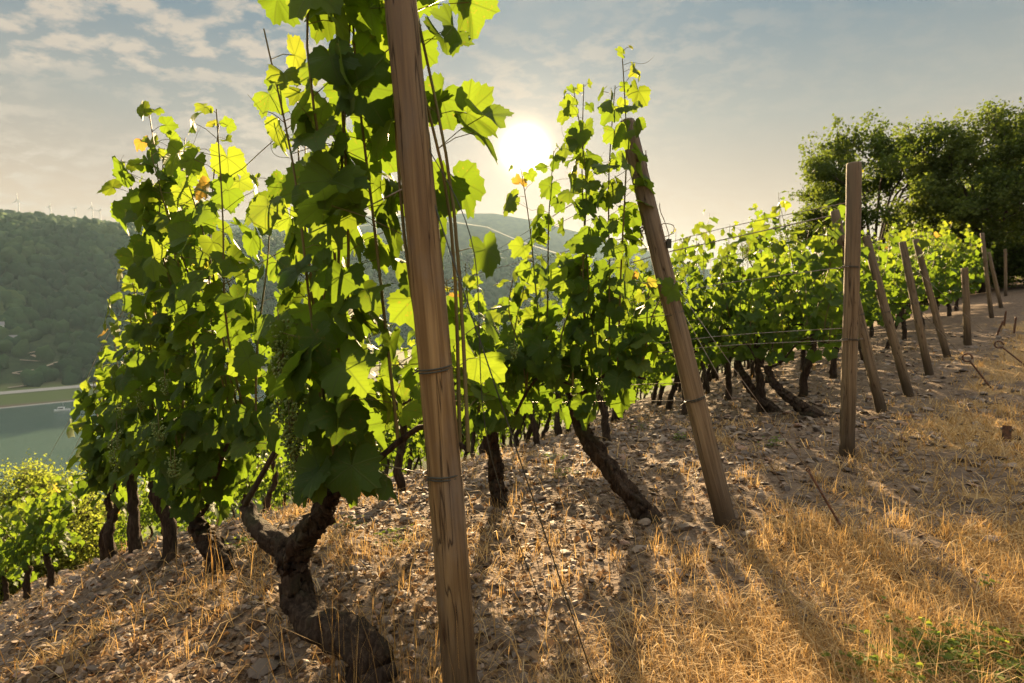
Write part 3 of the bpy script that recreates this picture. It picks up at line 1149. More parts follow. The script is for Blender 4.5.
def ring_tie(h, r, seed, turns=1.7, thick=.0021):
    r_ = np.random.default_rng(seed)
    a = np.linspace(0, 6.283 * turns, int(26 * turns))
    rr = r + thick * .8 + r_.normal(0, .0012, len(a))
    P = np.stack([np.cos(a) * rr, np.sin(a) * rr, h + (a / 6.283 - turns / 2) * .007 + .006 * np.sin(a + seed)], -1)
    q = np.linspace(0, 1, 14)[1:, None]
    tl = P[-1] + q * (P[-1] - P[-2]) * 3.5 + q * np.array([0, 0, -.025]) + .004 * np.stack([np.cos(q[:, 0] * 14), np.sin(q[:, 0] * 14), 0 * q[:, 0]], -1)
    P = np.concatenate([P, tl])
    return tube(P, thick, 6)


def add_post(key, base_px, top_px, label, r0=.05, r1=.046, ties=(), seed=1, base=None, staple=()):
    b = hit(*base_px) if base is None else np.array(base)
    # the top lies in the vertical plane of the row: solve along the row and upward
    d = ray(*top_px)
    n = S
    c = np.array([0, 0, CAM_Z])
    tpt = c + d * (((b - c) @ n) / (d @ n))
    ax = tpt - b
    L = float(np.linalg.norm(ax))
    root = empty('vine_post', b)
    root.rotation_euler = Vector(ax).to_track_quat('Z', 'Y').to_euler()
    tag(root, label, 'post', 'wooden end posts of the vine rows')
    V, F = post_mesh(L, r0, r1, seed)
    MB().add(V, F).build('shaft', M['post' if key in ('1', 'stake') else 'greypost'], root, lc=False)
    if key in ('1', '2', '3'):
        r_ = np.random.default_rng(seed + 50)
        for h in (L * .48, L * .72, L * .9):
            a = r_.uniform(3.4, 5.6)
            rr = np.interp(h, [0, L], [r0, r1])
            d_ = np.array([math.cos(a), math.sin(a), 0])
            sd = np.array([-math.sin(a), math.cos(a), 0]) * .006
            q = d_ * rr
            MB().add(*tube([q - sd, q - sd + d_ * .008, q + d_ * .010 + np.array([0, 0, h * 0]), q + sd + d_ * .008, q + sd] + np.array([0, 0, h]), .0016, 5)).build('staple', M['rust'], root, lc=False)
    for i, h in enumerate(ties):
        rr = np.interp(h, [0, L], [r0, r1])
        MB().add(*ring_tie(h, rr * 1.03, seed + i)).build('wire_tie', M['darkwire'], root, lc=False)
    POSTS[key] = (b, ax / L, L)
    print('POST', key, np.round(b, 2), 'L', round(L, 2), 'ts', np.round(ts(b[0], b[1]), 2))
    return root


def on_post(key, h, r=.05):
    b, ax, L = POSTS[key]
    return b + ax * h


add_post('1', (462, 722), (400, -38), 'large round wooden post nearest the camera, wound with two wire ties', .045, .041, (.63, .90), 3)
add_post('2', (727, 527), (626, 122), 'wooden post leaning left with chains hanging from it, beside the tall shoots', .050, .044, (.62, 1.05), 5)
add_post('3', (848, 454), (853, 163), 'upright wooden post standing in front of the other posts on the right', .050, .046, (.8, 1.3), 8)
add_post('4', (882, 412), (834, 211), 'leaning wooden post half hidden just behind the upright post', .050, .044, (1.0,), 11)
add_post('5', (909, 396), (866, 236), 'leaning wooden post just right of the upright post', .050, .044, (1.0,), 13)
add_post('6', (930, 375), (902, 242), 'wooden post leaning left, first of the close pair right of centre', .050, .044, (1.0,), 17)
add_post('7', (947, 357), (916, 239), 'wooden post leaning left, second of the close pair right of centre', .050, .044, (), 19)
add_post('8', (968, 345), (964, 268), 'short dark wooden post before the far vines on the right', .055, .05, (), 21)
add_post('9', (992, 318), (982, 233), 'thin far wooden post among leaves near the right edge', .045, .04, (), 23)
add_post('10', (1001, 308), (989, 252), 'far leaning wooden post second from the right edge', .045, .04, (), 25)
add_post('11', (1006, 296), (1005, 249), 'farthest upright wooden post at the right edge', .045, .04, (), 27)

# thin stake standing inside the first row
add_post('stake', (170, 556), (158, 468), 'thin reddish stake among the trunks of the front vine row', .028, .026, (), 31)
bpy.data.objects['shaft.011']['label'] = 'thin reddish stake'

# ------------------------------------------------------------------ vines
ROWS = [0.90, 2.56, 4.46, 6.62, 7.88, 9.44, 11.0, 12.4, 14.0, 15.6, 17.3, 19.0, 20.7, 22.4, 24.1, 25.8]
ORD = ['first', 'second', 'third', 'fourth', 'fifth', 'sixth', 'seventh', 'eighth', 'ninth', 'tenth', 'eleventh', 'twelfth', 'thirteenth', 'fourteenth', 'fifteenth', 'sixteenth']
ROWNAME = ['front vine row', 'row of the left-leaning chained post'] + [f'{ORD[i]} vine row from the camera' for i in range(2, 16)]
GRP = 'grapevines in rows on the slope'


def slope_at(s, t):
    return -(row_point(s, t + .35)[2] - row_point(s, t - .35)[2]) / .7


def row_px(base, pts):
    """pixel path -> points in the vertical row plane through base, relative to base"""
    return [on_plane(u, v, base, S) - base for u, v in pts]


# front row: the big forked vine by the near post
b = hit(366, 660)
b = on_plane(366, 660, row_point(ROWS[0] - .13, .4), S)
b[2] = H(b[0], b[1])
tr1 = row_px(b, [(372, 682), (362, 648), (340, 634), (316, 622), (298, 598), (294, 570), (284, 548), (262, 532), (246, 505)])
tr2 = row_px(b, [(298, 600), (295, 570), (300, 545), (316, 522), (332, 496)])
bA = b
v = make_vine(b, 11, slope_at(ROWS[0], .5), 'hi', a0=.26, a1=.55, shoots=13, cane_h=.70, leaf=(.076, .116), spread=.19, density=.74, grapes=15, parts=True,
              trunk=[(tr1, [.060, .057, .050, .047, .045, .039, .032, .022]), (tr2, [.043, .041, .037, .031, .022])],
              tall=lambda st, r_: (2.6 if st < .20 else 1.85) * r_.uniform(.88, 1.04), low=.48, lat=1.7, soff=.15, clear=lambda q: ((q @ E) + ts(bA[0], bA[1])[0] < .16 and (q @ S) + ts(bA[0], bA[1])[1] < ROWS[0] + .075) or (q @ E) + ts(bA[0], bA[1])[0] < -.06 or abs((q @ S) + ts(bA[0], bA[1])[1] - ROWS[0] - .03) > .27,
              label='big forked grapevine with thick dark trunk beside the near post')
v['group'] = GRP
front = [(1.82, 2.14, (.46, .50), (.074, .114), [(224, 575), (216, 552), (203, 535), (192, 512)]),
         (2.75, 1.76, (.48, .42), (.066, .10), None), (3.55, 1.66, (.42, .30), (.065, .10), None), (4.25, 1.30, (.42, .06), (.07, .105), None), (4.65, .90, (.30, .04), (.07, .105), None)]
for i, (t, top, (a0, a1), lf, tp) in enumerate(front):
    p = row_point(ROWS[0], t)
    tr = None
    if tp:
        b2 = on_plane(*tp[0], p, S)
        b2[2] = H(b2[0], b2[1])
        q = row_px(b2, tp)
        q[0] = q[0] - np.array([0, 0, .05])
        tr, p = [(q, [.06, .05, .044, .028])], b2
    v = make_vine(p, 40 + i, slope_at(ROWS[0], t), 'hi' if i < 2 else 'mid', top=top, shoots=13, a0=a0, a1=a1, leaf=lf, spread=.17, grapes=5 if i < 2 else 0,
                  parts=i < 2, trunk=tr, density=.88, cane_h=.62, low=.27, lat=1.7, label=f'leafy grapevine, {ORD[i + 1]} from the near post in the front vine row')
    v['group'] = GRP

# second row: tall shoots rising beside the chained post, then the lower hedge behind the near post
p = hit(647, 519)
q = row_px(p, [(652, 527), (640, 507), (612, 470), (584, 432), (572, 398)])
v = make_vine(p, 71, slope_at(ROWS[1], .8), 'hi', a0=-.02, a1=.95, shoots=14, leaf=(.066, .104), spread=.12, trunk=[(q, [.062, .052, .046, .040, .024])], parts=True, grapes=3,
              tall=lambda st, r_: (2.28 if .08 < st < .42 else (1.98 if abs(st - .70) < .045 else 1.25)) * r_.uniform(.93, 1.05), lat=1.55, density=.95, low=.40,
              label='grapevine with leaning trunk and tall shoots beside the chained post')
v['group'] = GRP
p = hit(501, 505)
q = row_px(p, [(502, 512), (499, 490), (495, 462), (493, 430)])
v = make_vine(p, 72, slope_at(ROWS[1], 1.6), 'hi', top=1.42, a0=.55, a1=.5, shoots=12, leaf=(.065, .10), trunk=[(q, [.052, .045, .043, .026])], parts=True, grapes=4, low=.42,
              label='grapevine with upright dark trunk just right of the near post')
v['group'] = GRP
for i, t in enumerate((2.6, 3.5, 4.4, 5.3)):
    v = make_vine(row_point(ROWS[1], t), 80 + i, slope_at(ROWS[1], t), 'mid', top=1.35, a0=.5, a1=.5, shoots=10, low=.45, density=.75, lat=1.25,
                  label=f'grapevine {ORD[i + 2]} from the chained post in the second vine row')
    v['group'] = GRP
# third row: two vines whose trunks lie low along the ground
for i, (px, tops) in enumerate((([(826, 417), (800, 406), (778, 388), (766, 368)], 1.34), ([(778, 411), (757, 395), (745, 378), (738, 362)], 1.3))):
    p = hit(*px[0])
    q = row_px(p, px)
    q[0] = q[0] - np.array([0, 0, .05])
    v = make_vine(p, 91 + i, slope_at(ROWS[2], .6), 'mid', top=tops, a0=.0 if i == 0 else .35, a1=.95 if i == 0 else .6, shoots=10, trunk=[(q, [.06, .052, .042, .026])], low=.48, density=.72, lat=1.2,
                  label=['grapevine whose trunk lies along the ground left of the upright post', 'grapevine with low bent trunk left of the lying trunk'][i])
    v['group'] = GRP
for i, t in enumerate((2.0, 2.9, 3.8, 4.7)):
    v = make_vine(row_point(ROWS[2], t), 100 + i, slope_at(ROWS[2], t), 'mid', top=1.30, a0=.5, a1=.5, shoots=10, low=.42, density=.64, lat=1.2,
                  label=f'grapevine {ORD[i + 2]} down the third vine row from the camera')
    v['group'] = GRP

# prototypes for the rows beyond, each copied with its parts
PROT = {}
for sl in (0.10, 0.24, 0.40):
    PROT[sl] = [make_vine((0, 0, 0), 200 + int(sl * 100) * 10 + k, sl, 'mid' if sl < .2 else 'low', top=1.85 + .08 * (k - 1), a0=.52, a1=.52, shoots=11, leaf=(.072, .11),
                          density=.74, low=.42, lat=1.25, label='grapevine', spread=.19) for k in range(4)]
used = set()
for r_i in range(1, 16):
    t0 = {0: 6.2, 1: 6.2, 2: 5.6}.get(r_i, 1.38)
    tmax = 15.5
    k = {0: 6, 1: 6, 2: 6}.get(r_i, 0)
    for t in np.arange(t0 if r_i < 13 else 8.0, tmax, .98 if t0 > 0 else 1):
        s = ROWS[r_i]
        t_ = t + rng.uniform(-.08, .08)
        sl = slope_at(s, t_)
        key = min(PROT, key=lambda z: abs(z - sl))
        pr = PROT[key][rng.integers(0, 4)]
        if id(pr) not in used:
            used.add(id(pr))
            o = pr
        else:
            o = copy_tree(pr)
        p = row_point(s, t_)
        o.location = p
        sc = rng.uniform(.92, 1.08) * (1.22 if r_i in (3, 4) else 1.15 if r_i > 4 else .98)
        o.scale = (sc, sc, sc * (.76 if r_i in (1, 2) else 1.0))
        if k < 4 and r_i >= 3 and r_i < 9:
            o['label'] = f'grapevine {ORD[k]} from the path in the {ROWNAME[r_i]}'
            o['group'] = GRP
        else:
            o['label'] = f'leafy grapevine farther down the {ROWNAME[r_i]}, merged into the hedge' if r_i < 9 else 'far grapevine in the leafy mass of the most distant rows'
            o['group'] = f'vines deep in the {ROWNAME[r_i]}' if r_i < 9 else 'vines of the most distant rows'
        k += 1
for sl in PROT:
    for pr in PROT[sl]:
        if id(pr) not in used:
            for ch in list(pr.children):
                bpy.data.objects.remove(ch)
            bpy.data.objects.remove(pr)

# low vines below the path at the left edge
for i, (u, v_) in enumerate(((6, 601), (30, 597), (50, 588))):
    p = hit(u, v_)
    print('LOW', np.round(p, 2), np.round(ts(p[0], p[1]), 2))
    v = make_vine(p, 300 + i, .42, 'mid', top=1.42, a0=.42, a1=.42, shoots=10, cane_h=.5, leaf=(.07, .105), low=.22, spread=.26, density=1.15,
                  label=['low bushy grapevine at the left edge below the shrub', 'low bushy grapevine second from the left edge of the slope', 'low bushy grapevine third from the left edge, beside open slope'][i])
    v['group'] = 'low vines at the left edge'


# ------------------------------------------------------------------ wires, guys, chains, anchors
def wire_obj(name, pts, r, m, label, cat, group=None):
    o = MB().add(*tube(pts, r, 5)).build(name, m, lc=False)
    tag(o, label, cat, group)
    return o


hnames = {0: 'lowest', 1: 'second lowest', 2: 'upper', 3: 'topmost'}
for key, r_i, hs, nm in (('1', 0, (.64, .91, 1.35, 1.8), 'the large near post'), ('2', 1, (.62, .70, 1.05, 1.50), 'the post with chains'), ('3', 2, (.80, .88, 1.3, 1.75), 'the upright post'), ('4', 3, (.75, .82, 1.2, 1.9), 'the post behind the upright post')):
    for i, h in enumerate(hs):
        a = on_post(key, h) + S * (-.052 if i % 2 == 0 else .052)
        P = [a]
        for t in np.arange(1.0, 14.1, 1.0):
            q = row_point(ROWS[r_i], t)
            P.append(np.array([q[0], q[1], q[2] + h * (1.0 if t > 1 else 1.0) - .015]) + S * (.02 if i % 2 else -.02))
        P = smooth_path(P, 60)
        wire_obj('trellis_wire', P, .0019 if r_i < 2 else .0028, M['wire'], f'{hnames[i]} trellis wire strung through the vines from {nm}', 'wire', 'trellis wires')

# guy wires of the end posts
g_end = hit(597, 690)
wire_obj('guy_wire', [on_post('1', 1.50) + S * -.05 + np.array([.03, 0, 0]), g_end], .0021, M['darkwire'], 'dark guy wire slanting from the near post down to the dry grass', 'wire', 'guy wires')
wire_obj('guy_wire', smooth_path([on_post('1', 1.46) + S * -.02 + np.array([.05, 0, 0]), on_post('1', 1.2) + np.array([.13, -.03, 0]), (on_post('1', .95) * .45 + g_end * .55) * .5 + on_post('1', 1.0) * .5 + np.array([.02, 0, 0]), on_post('1', .64) * .35 + g_end * .65], 24),
         .0014, M['darkwire'], 'thinner loose guy wire hanging beside the near post', 'wire', 'guy wires')


def anchor(base_px, top_px, label, loop=True, r=.006, L=None):
    b = hit(*base_px)
    d = ray(*top_px)
    c = np.array([0, 0, CAM_Z])
    tp = c + d * (((b - c) @ S) / (d @ S))
    root = empty('ground_anchor', b)
    tag(root, label, 'ground anchor', 'iron ground anchors for the guy wires')
    ax = tp - b
    MB().add(*tube(smooth_path([-ax * .12, ax * .5, ax], 8), r, 8)).build('rod', M['rust'], root, lc=False)
    rod = root.children[0]
    u = unit(ax)
    w = unit(np.cross(u, S))
    rad = r * 4.2
    a = np.linspace(-.3, 5.6, 22)
    if loop:
        P = ax + u * rad - (np.cos(a))[:, None] * u * rad + (np.sin(a))[:, None] * w * rad
        MB().add(*tube(P, r * .9, 7)).build('loop', M['rust'], rod, lc=False)
    else:
        a = np.linspace(0, 6.28, 14)
        P = ax + (np.cos(a))[:, None] * u * .008 + (np.sin(a))[:, None] * w * .008
        MB().add(*tube(P, .003, 6)).build('loop', M['rust'], rod, lc=False)
    return tp


t2 = anchor((850, 541), (808, 470), 'thin iron rod leaning in the dry grass right of the chained post', False, .0055)
t5 = anchor((991, 388), (970, 361), 'iron anchor rod with loop at its top, left of a similar one', True, .011)
t6 = anchor((1026, 366), (1002, 347), 'iron anchor rod with loop at the right edge of the picture', True, .011)
anchor((997, 335), (1003, 321), 'short dark iron peg beside the path, lower of three', False, .018)
anchor((1004, 326), (1006, 311), 'short dark iron peg upright beside the path, middle of three', False, .018)
anchor((1014, 333), (1016, 317), 'short dark iron peg nearest the right edge', False, .018)
for key, h0, end, lb in (('2', 1.36, t2, 'guy wire from the chained post down to the thin rod'), ('2', 1.30, t2 + np.array([-.05, .12, -.12]), 'second guy wire beside the first behind the chained post'),
                         ('5', 1.7, hit(950, 352) * .2 + t5 * .8, 'guy wire from the post right of the upright post to an anchor'), ('6', 1.6, t6, 'guy wire from the first post of the close pair to its anchor')):
    a = on_post(key, h0) + S * -.05
    wire_obj('guy_wire', [a, a * .5 + np.array(end) * .5 - np.array([0, 0, .01]), end], .0018 if key == '2' else .0025, M['wire'], lb, 'wire', 'guy wires')

# long overhead wire across the sky from the chained post to the leaning post
a = on_post('4', 2.06)
c_ = at_depth(672, 251, 6.9)
c2 = at_depth(500, 300, 9.5)
wire_obj('trellis_wire', np.array([a + (c_ - a) * q for q in np.linspace(0, 1, 12)] + [c2]), .007, M['wire'], 'thick wire crossing the sky between the chained post and the trees', 'wire', 'trellis wires')
for k, (dv, lb) in enumerate(((0, 'upper'), (11, 'lower'))):
    wire_obj('trellis_wire', [on_post('2', 1.86 - k * .1), at_depth(497, 250 + dv * .4, 4.3), at_depth(430, 292 + dv, 5.2)], .0016, M['darkwire'], f'{lb} thin wire of a pair slanting left across the far hills', 'wire', 'trellis wires')


def chain(p, n, label, r=.010):
    mb = MB()
    for i in range(n):
        a = np.linspace(0, 6.2832, 13)
        ax = np.array([1.0, 0, 0]) if i % 2 else unit(np.array([.25, 1.0, 0]))
        P = p - np.array([0, 0, i * r * 2.1]) + np.cos(a)[:, None] * ax * r * .68 + np.sin(a)[:, None] * np.array([0, 0, 1]) * r * 1.35
        mb.add(*tube(P, .0022, 6, cap=False))
    tag(mb.build('chain', M['rust'], lc=False), label, 'chain', 'chains hanging on the post')


chain(on_post('2', 1.92) + np.array([.060, -.01, 0]), 10, 'iron chain hanging at the upper right side of the leaning post')
chain(on_post('2', 1.52) + np.array([-.055, -.02, 0]), 5, 'short iron chain hanging at the left side of the leaning post')
root = empty('wire_tensioner', on_post('2', 1.42) + np.array([.050, -.045, 0]))
tag(root, 'small dark wire tensioner on the right side of the leaning post', 'wire tensioner')
mb = MB()
box(mb, (0, 0, 0), (.022, .02, .045))
o = mb.build('clamp_body', M['darkwire'], root, smooth=False, lc=False)
mb = MB()
mb.add(*tube(smooth_path([(-.04, 0, .0), (0, 0, .03), (-.02, .01, .11), (-.045, 0, .16), (-.05, 0, .20)], 18), .0022, 6))
mb.add(*tube(smooth_path([(-.03, -.012, .03), (.012, -.02, .05), (.02, .0, .09), (-.03, .01, .10), (-.04, 0, .06)], 20), .0022, 6))
mb.build('wire_tail', M['wire'], root, lc=False)

# cut-off stub of an iron post
b = hit(1006, 446)
root = empty('post_stub', b, (R(-4), R(9), R(25)))
tag(root, 'short rusty post stub standing in the dry grass at the right edge', 'post stub')
mb = MB()
box(mb, (0, 0, .04), (.052, .036, .22))
mb.build('shaft', M['rust'], root, smooth=False, lc=False)
mb = MB()
mb.add(*tube([(0, -.0185, .115), (0, -.0215, .115)], .008, 10))
mb.build('bolt_hole', M['darkwire'], root, lc=False)


# ------------------------------------------------------------------ trees
def make_tree(name, base, height_m, rx, ry, label, cat, seed, trunk_h=1.0, stems=4, clumps=34, leaves=24000, leaf=(.05, .095), lmat='treeleaf', clump_r=(.55, 1.0), r_trunk=.16, zlow=.22, dark=0.0, group=None):
    r_ = np.random.default_rng(seed)
    root = empty(name, base)
    tag(root, label, cat, group)
    cz = height_m * (1 + zlow) / 2
    rz = height_m * (1 - zlow) / 2
    C = []
    while len(C) < clumps:
        v = r_.normal(size=3)
        v = v / np.linalg.norm(v) * r_.uniform(.45, 1.0) ** .6
        C.append(np.array([v[0] * rx, v[1] * ry, cz + v[2] * rz]))
    C = np.array(C)
    C *= 1
    cr = r_.uniform(*clump_r, clumps)
    tb = MB()
    P = smooth_path([(0, 0, -.5), (r_.normal(0, .05), r_.normal(0, .05), trunk_h * .6), (0, 0, trunk_h)], 8)
    tb.add(*tube(P, np.linspace(r_trunk * 1.25, r_trunk, 8), 12, bump=.2, seed=seed))
    limbs = []
    for i in range(stems):
        a = 6.283 * i / stems + r_.uniform(-.4, .4)
        out = np.array([math.cos(a) * rx, math.sin(a) * ry, 0]) * r_.uniform(.35, .75)
        ctrl = [(0, 0, trunk_h * .9), out * .18 + np.array([0, 0, trunk_h + (height_m - trunk_h) * .25]), out * .6 + np.array([0, 0, trunk_h + (height_m - trunk_h) * .55]), out + np.array([0, 0, height_m * r_.uniform(.62, .80)])]
        Lp = smooth_path(ctrl, 18)
        tb.add(*tube(Lp, np.linspace(r_trunk * .62, .02, 18), 8, bump=.12, seed=seed + i))
        limbs.append(Lp)
    LP = np.concatenate(limbs)
    tips = []
    for c, q in zip(C, cr):
        d = np.linalg.norm(LP - c, axis=1) + np.maximum(0, LP[:, 2] - c[2] + .3) * 1.5
        s0 = LP[np.argmin(d)]
        m_ = (s0 + c) / 2 + np.array([0, 0, .15]) + r_.normal(0, .1, 3)
        Bp = smooth_path([s0, m_, c], 9)
        tb.add(*tube(Bp, np.linspace(.035, .012, 9), 5))
        for k in range(9):
            e = c + r_.normal(0, .5, 3) * q * np.array([1, 1, .8])
            s1 = Bp[r_.integers(3, 9)]
            Tp = smooth_path([s1, (s1 + e) / 2 + np.array([0, 0, .06]), e], 6)
            tb.add(*tube(Tp, np.linspace(.011, .004, 6), 4, cap=False))
            tips.append(np.concatenate([Tp[2:], [e + r_.normal(0, .1, 3)]]))
    tb.build('trunk', M['treebark'], root, lc=False)
    TP = np.concatenate(tips)
    q = r_.integers(0, len(TP), leaves)
    pos = TP[q] + r_.normal(0, .15, (leaves, 3))
    T = np.array([(0, 0, 0), (.36, .45, .10), (0, 1.0, -.08), (-.36, .45, .10)])
    F = [np.array([(0, 1, 2), (0, 2, 3)])]
    sz = r_.uniform(*leaf, leaves)[:, None]
    Y = unit(r_.normal(0, .7, (leaves, 3)) + np.array([0, 0, -.25]))
    Z = unit(r_.normal(0, .9, (leaves, 3)) + np.array([0, 0, .3]))
    Z = unit(Z - Y * (Z * Y).sum(1, keepdims=True))
    X = np.cross(Y, Z)
    rel = vn2(pos[:, 0] * .7 + seed, pos[:, 2] * .7 + pos[:, 1] * .5, seed)
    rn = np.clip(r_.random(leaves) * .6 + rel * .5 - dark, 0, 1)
    V, FF, lc = scatter(T, F, pos, X * sz, Y * sz, Z * sz, rn)
    MB().add(V, FF, 0, lc).build('crown', M[lmat], root, smooth=False)
    return root


def ground_at(u, depth):
    x = (u - 512) / PXF * depth
    return np.array([x, depth, H(x, depth)])


GT = 'trees beyond the end of the vine rows'
make_tree('broadleaf_tree', ground_at(870, 25), 8.9, 3.4, 3.0, 'tall dark tree with open crown and forked stems behind the posts', 'tree', 501, 1.0, 8, 96, 42000, leaf=(.10, .19), zlow=.06, clump_r=(.45, .85), group=GT)
make_tree('broadleaf_tree', ground_at(982, 23), 7.0, 2.9, 2.8, 'broad dense olive green tree right of the open crowned tree', 'tree', 502, .7, 6, 92, 50000, leaf=(.085, .165), clump_r=(.6, 1.0), zlow=.02, dark=-.06, group=GT)
make_tree('broadleaf_tree', ground_at(1050, 26), 7.7, 3.2, 2.8, 'dark tree cut off by the right edge of the picture', 'tree', 503, .8, 6, 80, 46000, leaf=(.09, .17), zlow=.05, group=GT)
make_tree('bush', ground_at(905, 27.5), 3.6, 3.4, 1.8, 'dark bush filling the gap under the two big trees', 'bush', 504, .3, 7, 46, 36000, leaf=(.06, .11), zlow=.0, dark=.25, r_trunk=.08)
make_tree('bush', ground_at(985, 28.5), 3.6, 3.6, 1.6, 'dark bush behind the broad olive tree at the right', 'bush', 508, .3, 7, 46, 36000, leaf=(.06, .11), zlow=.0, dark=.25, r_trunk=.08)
p = ground_at(762, 24)
make_tree('small_tree', p, 1.08 + (300 - 226) / 569 * 24 - p[2], .95, .9, 'small thin leaved tree rising behind the vine tops', 'tree', 505, 1.2, 5, 20, 5200, leaf=(.05, .085), clump_r=(.35, .6), r_trunk=.06, zlow=.35)


def conifer(u, vtop, depth, label):
    r_ = np.random.default_rng(9)
    p = ground_at(u, depth)
    top = (300 - vtop) / 569 * depth + CAM_Z
    h = top - p[2]
    root = empty('conifer', p)
    tag(root, label, 'conifer tree')
    MB().add(*tube([(0, 0, -.5), (0, 0, h * .5), (0, 0, h)], [.12, .07, .012], 8)).build('trunk', M['treebark'], root, lc=False)
    pos, Y = [], []
    for z in np.arange(.3, h - .05, .13):
        R_ = (h - z) * .36 + .05
        for k in range(9):
            a = r_.uniform(0, 6.28)
            d = np.array([math.cos(a), math.sin(a), .18])
            for q in np.arange(.08, R_, .055):
                for sgn in (-1, 1):
                    pos.append(d * q + np.array([0, 0, z + .12 * (q / R_) ** 2]))
                    Y.append(d * .7 + sgn * np.array([-d[1], d[0], 0]) * .7 + r_.normal(0, .25, 3))
    pos, Y = np.array(pos), unit(np.array(Y))
    Z = unit(np.array([0, 0, 1.0]) + r_.normal(0, .3, pos.shape))
    Z = unit(Z - Y * (Z * Y).sum(1, keepdims=True))
    X = np.cross(Y, Z)
    T = np.array([(0, 0, 0), (.12, .5, 0), (0, 1, 0), (-.12, .5, 0)])
    V, F, lc = scatter(T, [np.array([(0, 1, 2), (0, 2, 3)])], pos, X * .14, Y * .14, Z * .14, r_.random(len(pos)))
    MB().add(V, F, 0, lc).build('crown', M['needle'], root, smooth=False)


conifer(716, 268, 21, 'small conifer tip rising above the vines right of the chained post')

# yellow green shrubs below the slope at the left edge
for i, (u, vt, dep, rx, lb) in enumerate(((40, 476, 13.5, 1.25, 'yellow green willowy shrub above the river at the left edge'), (78, 512, 14.5, .8, 'smaller yellow green shrub between the willowy shrub and the vines'),
                                          (-14, 462, 13.0, 1.2, 'yellow green shrub cut off by the left edge'))):
    p = ground_at(u, dep)
    h = (300 - vt) / 569 * dep + CAM_Z - p[2]
    make_tree('shrub', p, h, rx, rx, lb, 'shrub', 520 + i, .3, 8, 60, 20000, leaf=(.05, .09), lmat='willow', clump_r=(.35, .6), r_trunk=.05, zlow=.05, group='yellow green shrubs below the slope')


# ------------------------------------------------------------------ ground cover
def sample_ground(n, r0, r1, a0=-50, a1=50, power=1.0):
    """points on the ground, about evenly spread over the picture"""
    r = r0 * (r1 / r0) ** (rng.random(n) ** power)
    a = np.radians(rng.uniform(a0, a1, n))
    x, y = r * np.sin(a), r * np.cos(a)
    return x, y, r


def blades(name, n, r0, r1, keep, hgt, lean, wid, m, label, cat, kind='stuff', rn=None, tuft=None):
    x, y, r = sample_ground(n, r0, r1)
    if tuft:
        nt_ = n // tuft
        x, y, r = sample_ground(nt_, r0, r1)
        x, y = np.repeat(x, tuft), np.repeat(y, tuft)
        sg = rng.uniform(.015, .05, nt_).repeat(tuft)
        x, y = x + rng.normal(0, 1, len(x)) * sg, y + rng.normal(0, 1, len(y)) * sg
        hs = rng.uniform(.5, 1.25, nt_).repeat(tuft)
    else:
        hs = np.ones(n)
    k = keep(x, y)
    if tuft:
        sel = (rng.random(nt_).repeat(tuft) < k)
    else:
        sel = rng.random(len(x)) < k
    x, y, hs = x[sel], y[sel], hs[sel]
    n = len(x)
    z = height(x, y)
    h = rng.uniform(*hgt, n) * hs
    a = rng.uniform(0, 6.283, n)
    ln = np.abs(rng.normal(lean[0], lean[1], n))
    d = np.stack([np.cos(a), np.sin(a), 0 * a], -1)
    side = np.stack([-np.sin(a), np.cos(a), 0 * a], -1)
    w = rng.uniform(*wid, n)[:, None] * np.clip(np.hypot(x, y) / 2.2, .8, 2.2)[:, None]
    p0 = np.stack([x, y, z - .004], -1)
    up = np.array([0, 0, 1.0])
    c1, s1 = np.cos(ln * .6)[:, None], np.sin(ln * .6)[:, None]
    c2, s2 = np.cos(ln * 1.35)[:, None], np.sin(ln * 1.35)[:, None]
    p1 = p0 + (up * c1 + d * s1) * h[:, None] * .5
    p2 = p1 + (up * c2 + d * s2) * h[:, None] * .5
    # keep tips above the soil
    zg = height(p2[:, 0], p2[:, 1]) + .006
    p2[:, 2] = np.maximum(p2[:, 2], zg)
    V = np.stack([p0 - side * w, p0 + side * w, p1 + side * w * .8, p1 - side * w * .8, p2], 1).reshape(-1, 3)
    b = np.arange(n) * 5
    Q = np.stack([b, b + 1, b + 2, b + 3], -1)
    T = np.stack([b + 3, b + 2, b + 4], -1)
    rv = (rng.random(n) if rn is None else rng.uniform(*rn, n))
    lc = np.stack([0 * rv, 0 * rv, rv], -1).repeat(5, 0)
    o = MB().add(V, [Q, T], 0, lc).build(name, M[m], smooth=False)
    tag(o, label, cat, kind=kind)
    print(name, n)
    return o


def dens_straw(x, y):
    return np.clip(straw_mask(x, y) * 1.1 + .05, 0, 1)


def off_trunk(x, y):
    c = on_plane(340, 650, row_point(ROWS[0], .4), S)
    return 1 - np.exp(-((x - c[0] - .03) ** 2 + (y - c[1] + .22) ** 2) / .09)


def dens_tuft(x, y):
    p = fbm(np.asarray(x) * 2.1, np.asarray(y) * 2.1, 3, 77)
    t, s = ts(x, y)
    return np.clip((p - .47) * 5, 0, 1) * np.clip(.42 - t * .85, .09, 1) * off_trunk(x, y)


blades('straw', 160000, .95, 16, dens_straw, (.05, .20), (1.25, .25), (.0007, .0019), 'straw', 'matted dry straw lying over the path', 'straw')
blades('dry_grass', 110000, .95, 14, dens_tuft, (.05, .17), (.75, .42), (.0006, .0014), 'straw', 'tufts of standing dry golden grass', 'grass', tuft=22, rn=(.15, .95))


def near_trunk(x, y):
    c = on_plane(390, 672, row_point(ROWS[0], .3), S)
    c2 = on_plane(235, 585, row_point(ROWS[0], 1.6), S)
    return np.exp(-((x - c[0] - .02) ** 2 + (y - c[1] + .12) ** 2) / .035) + .5 * np.exp(-((x - c2[0]) ** 2 + (y - c2[1] + .1) ** 2) / .05)


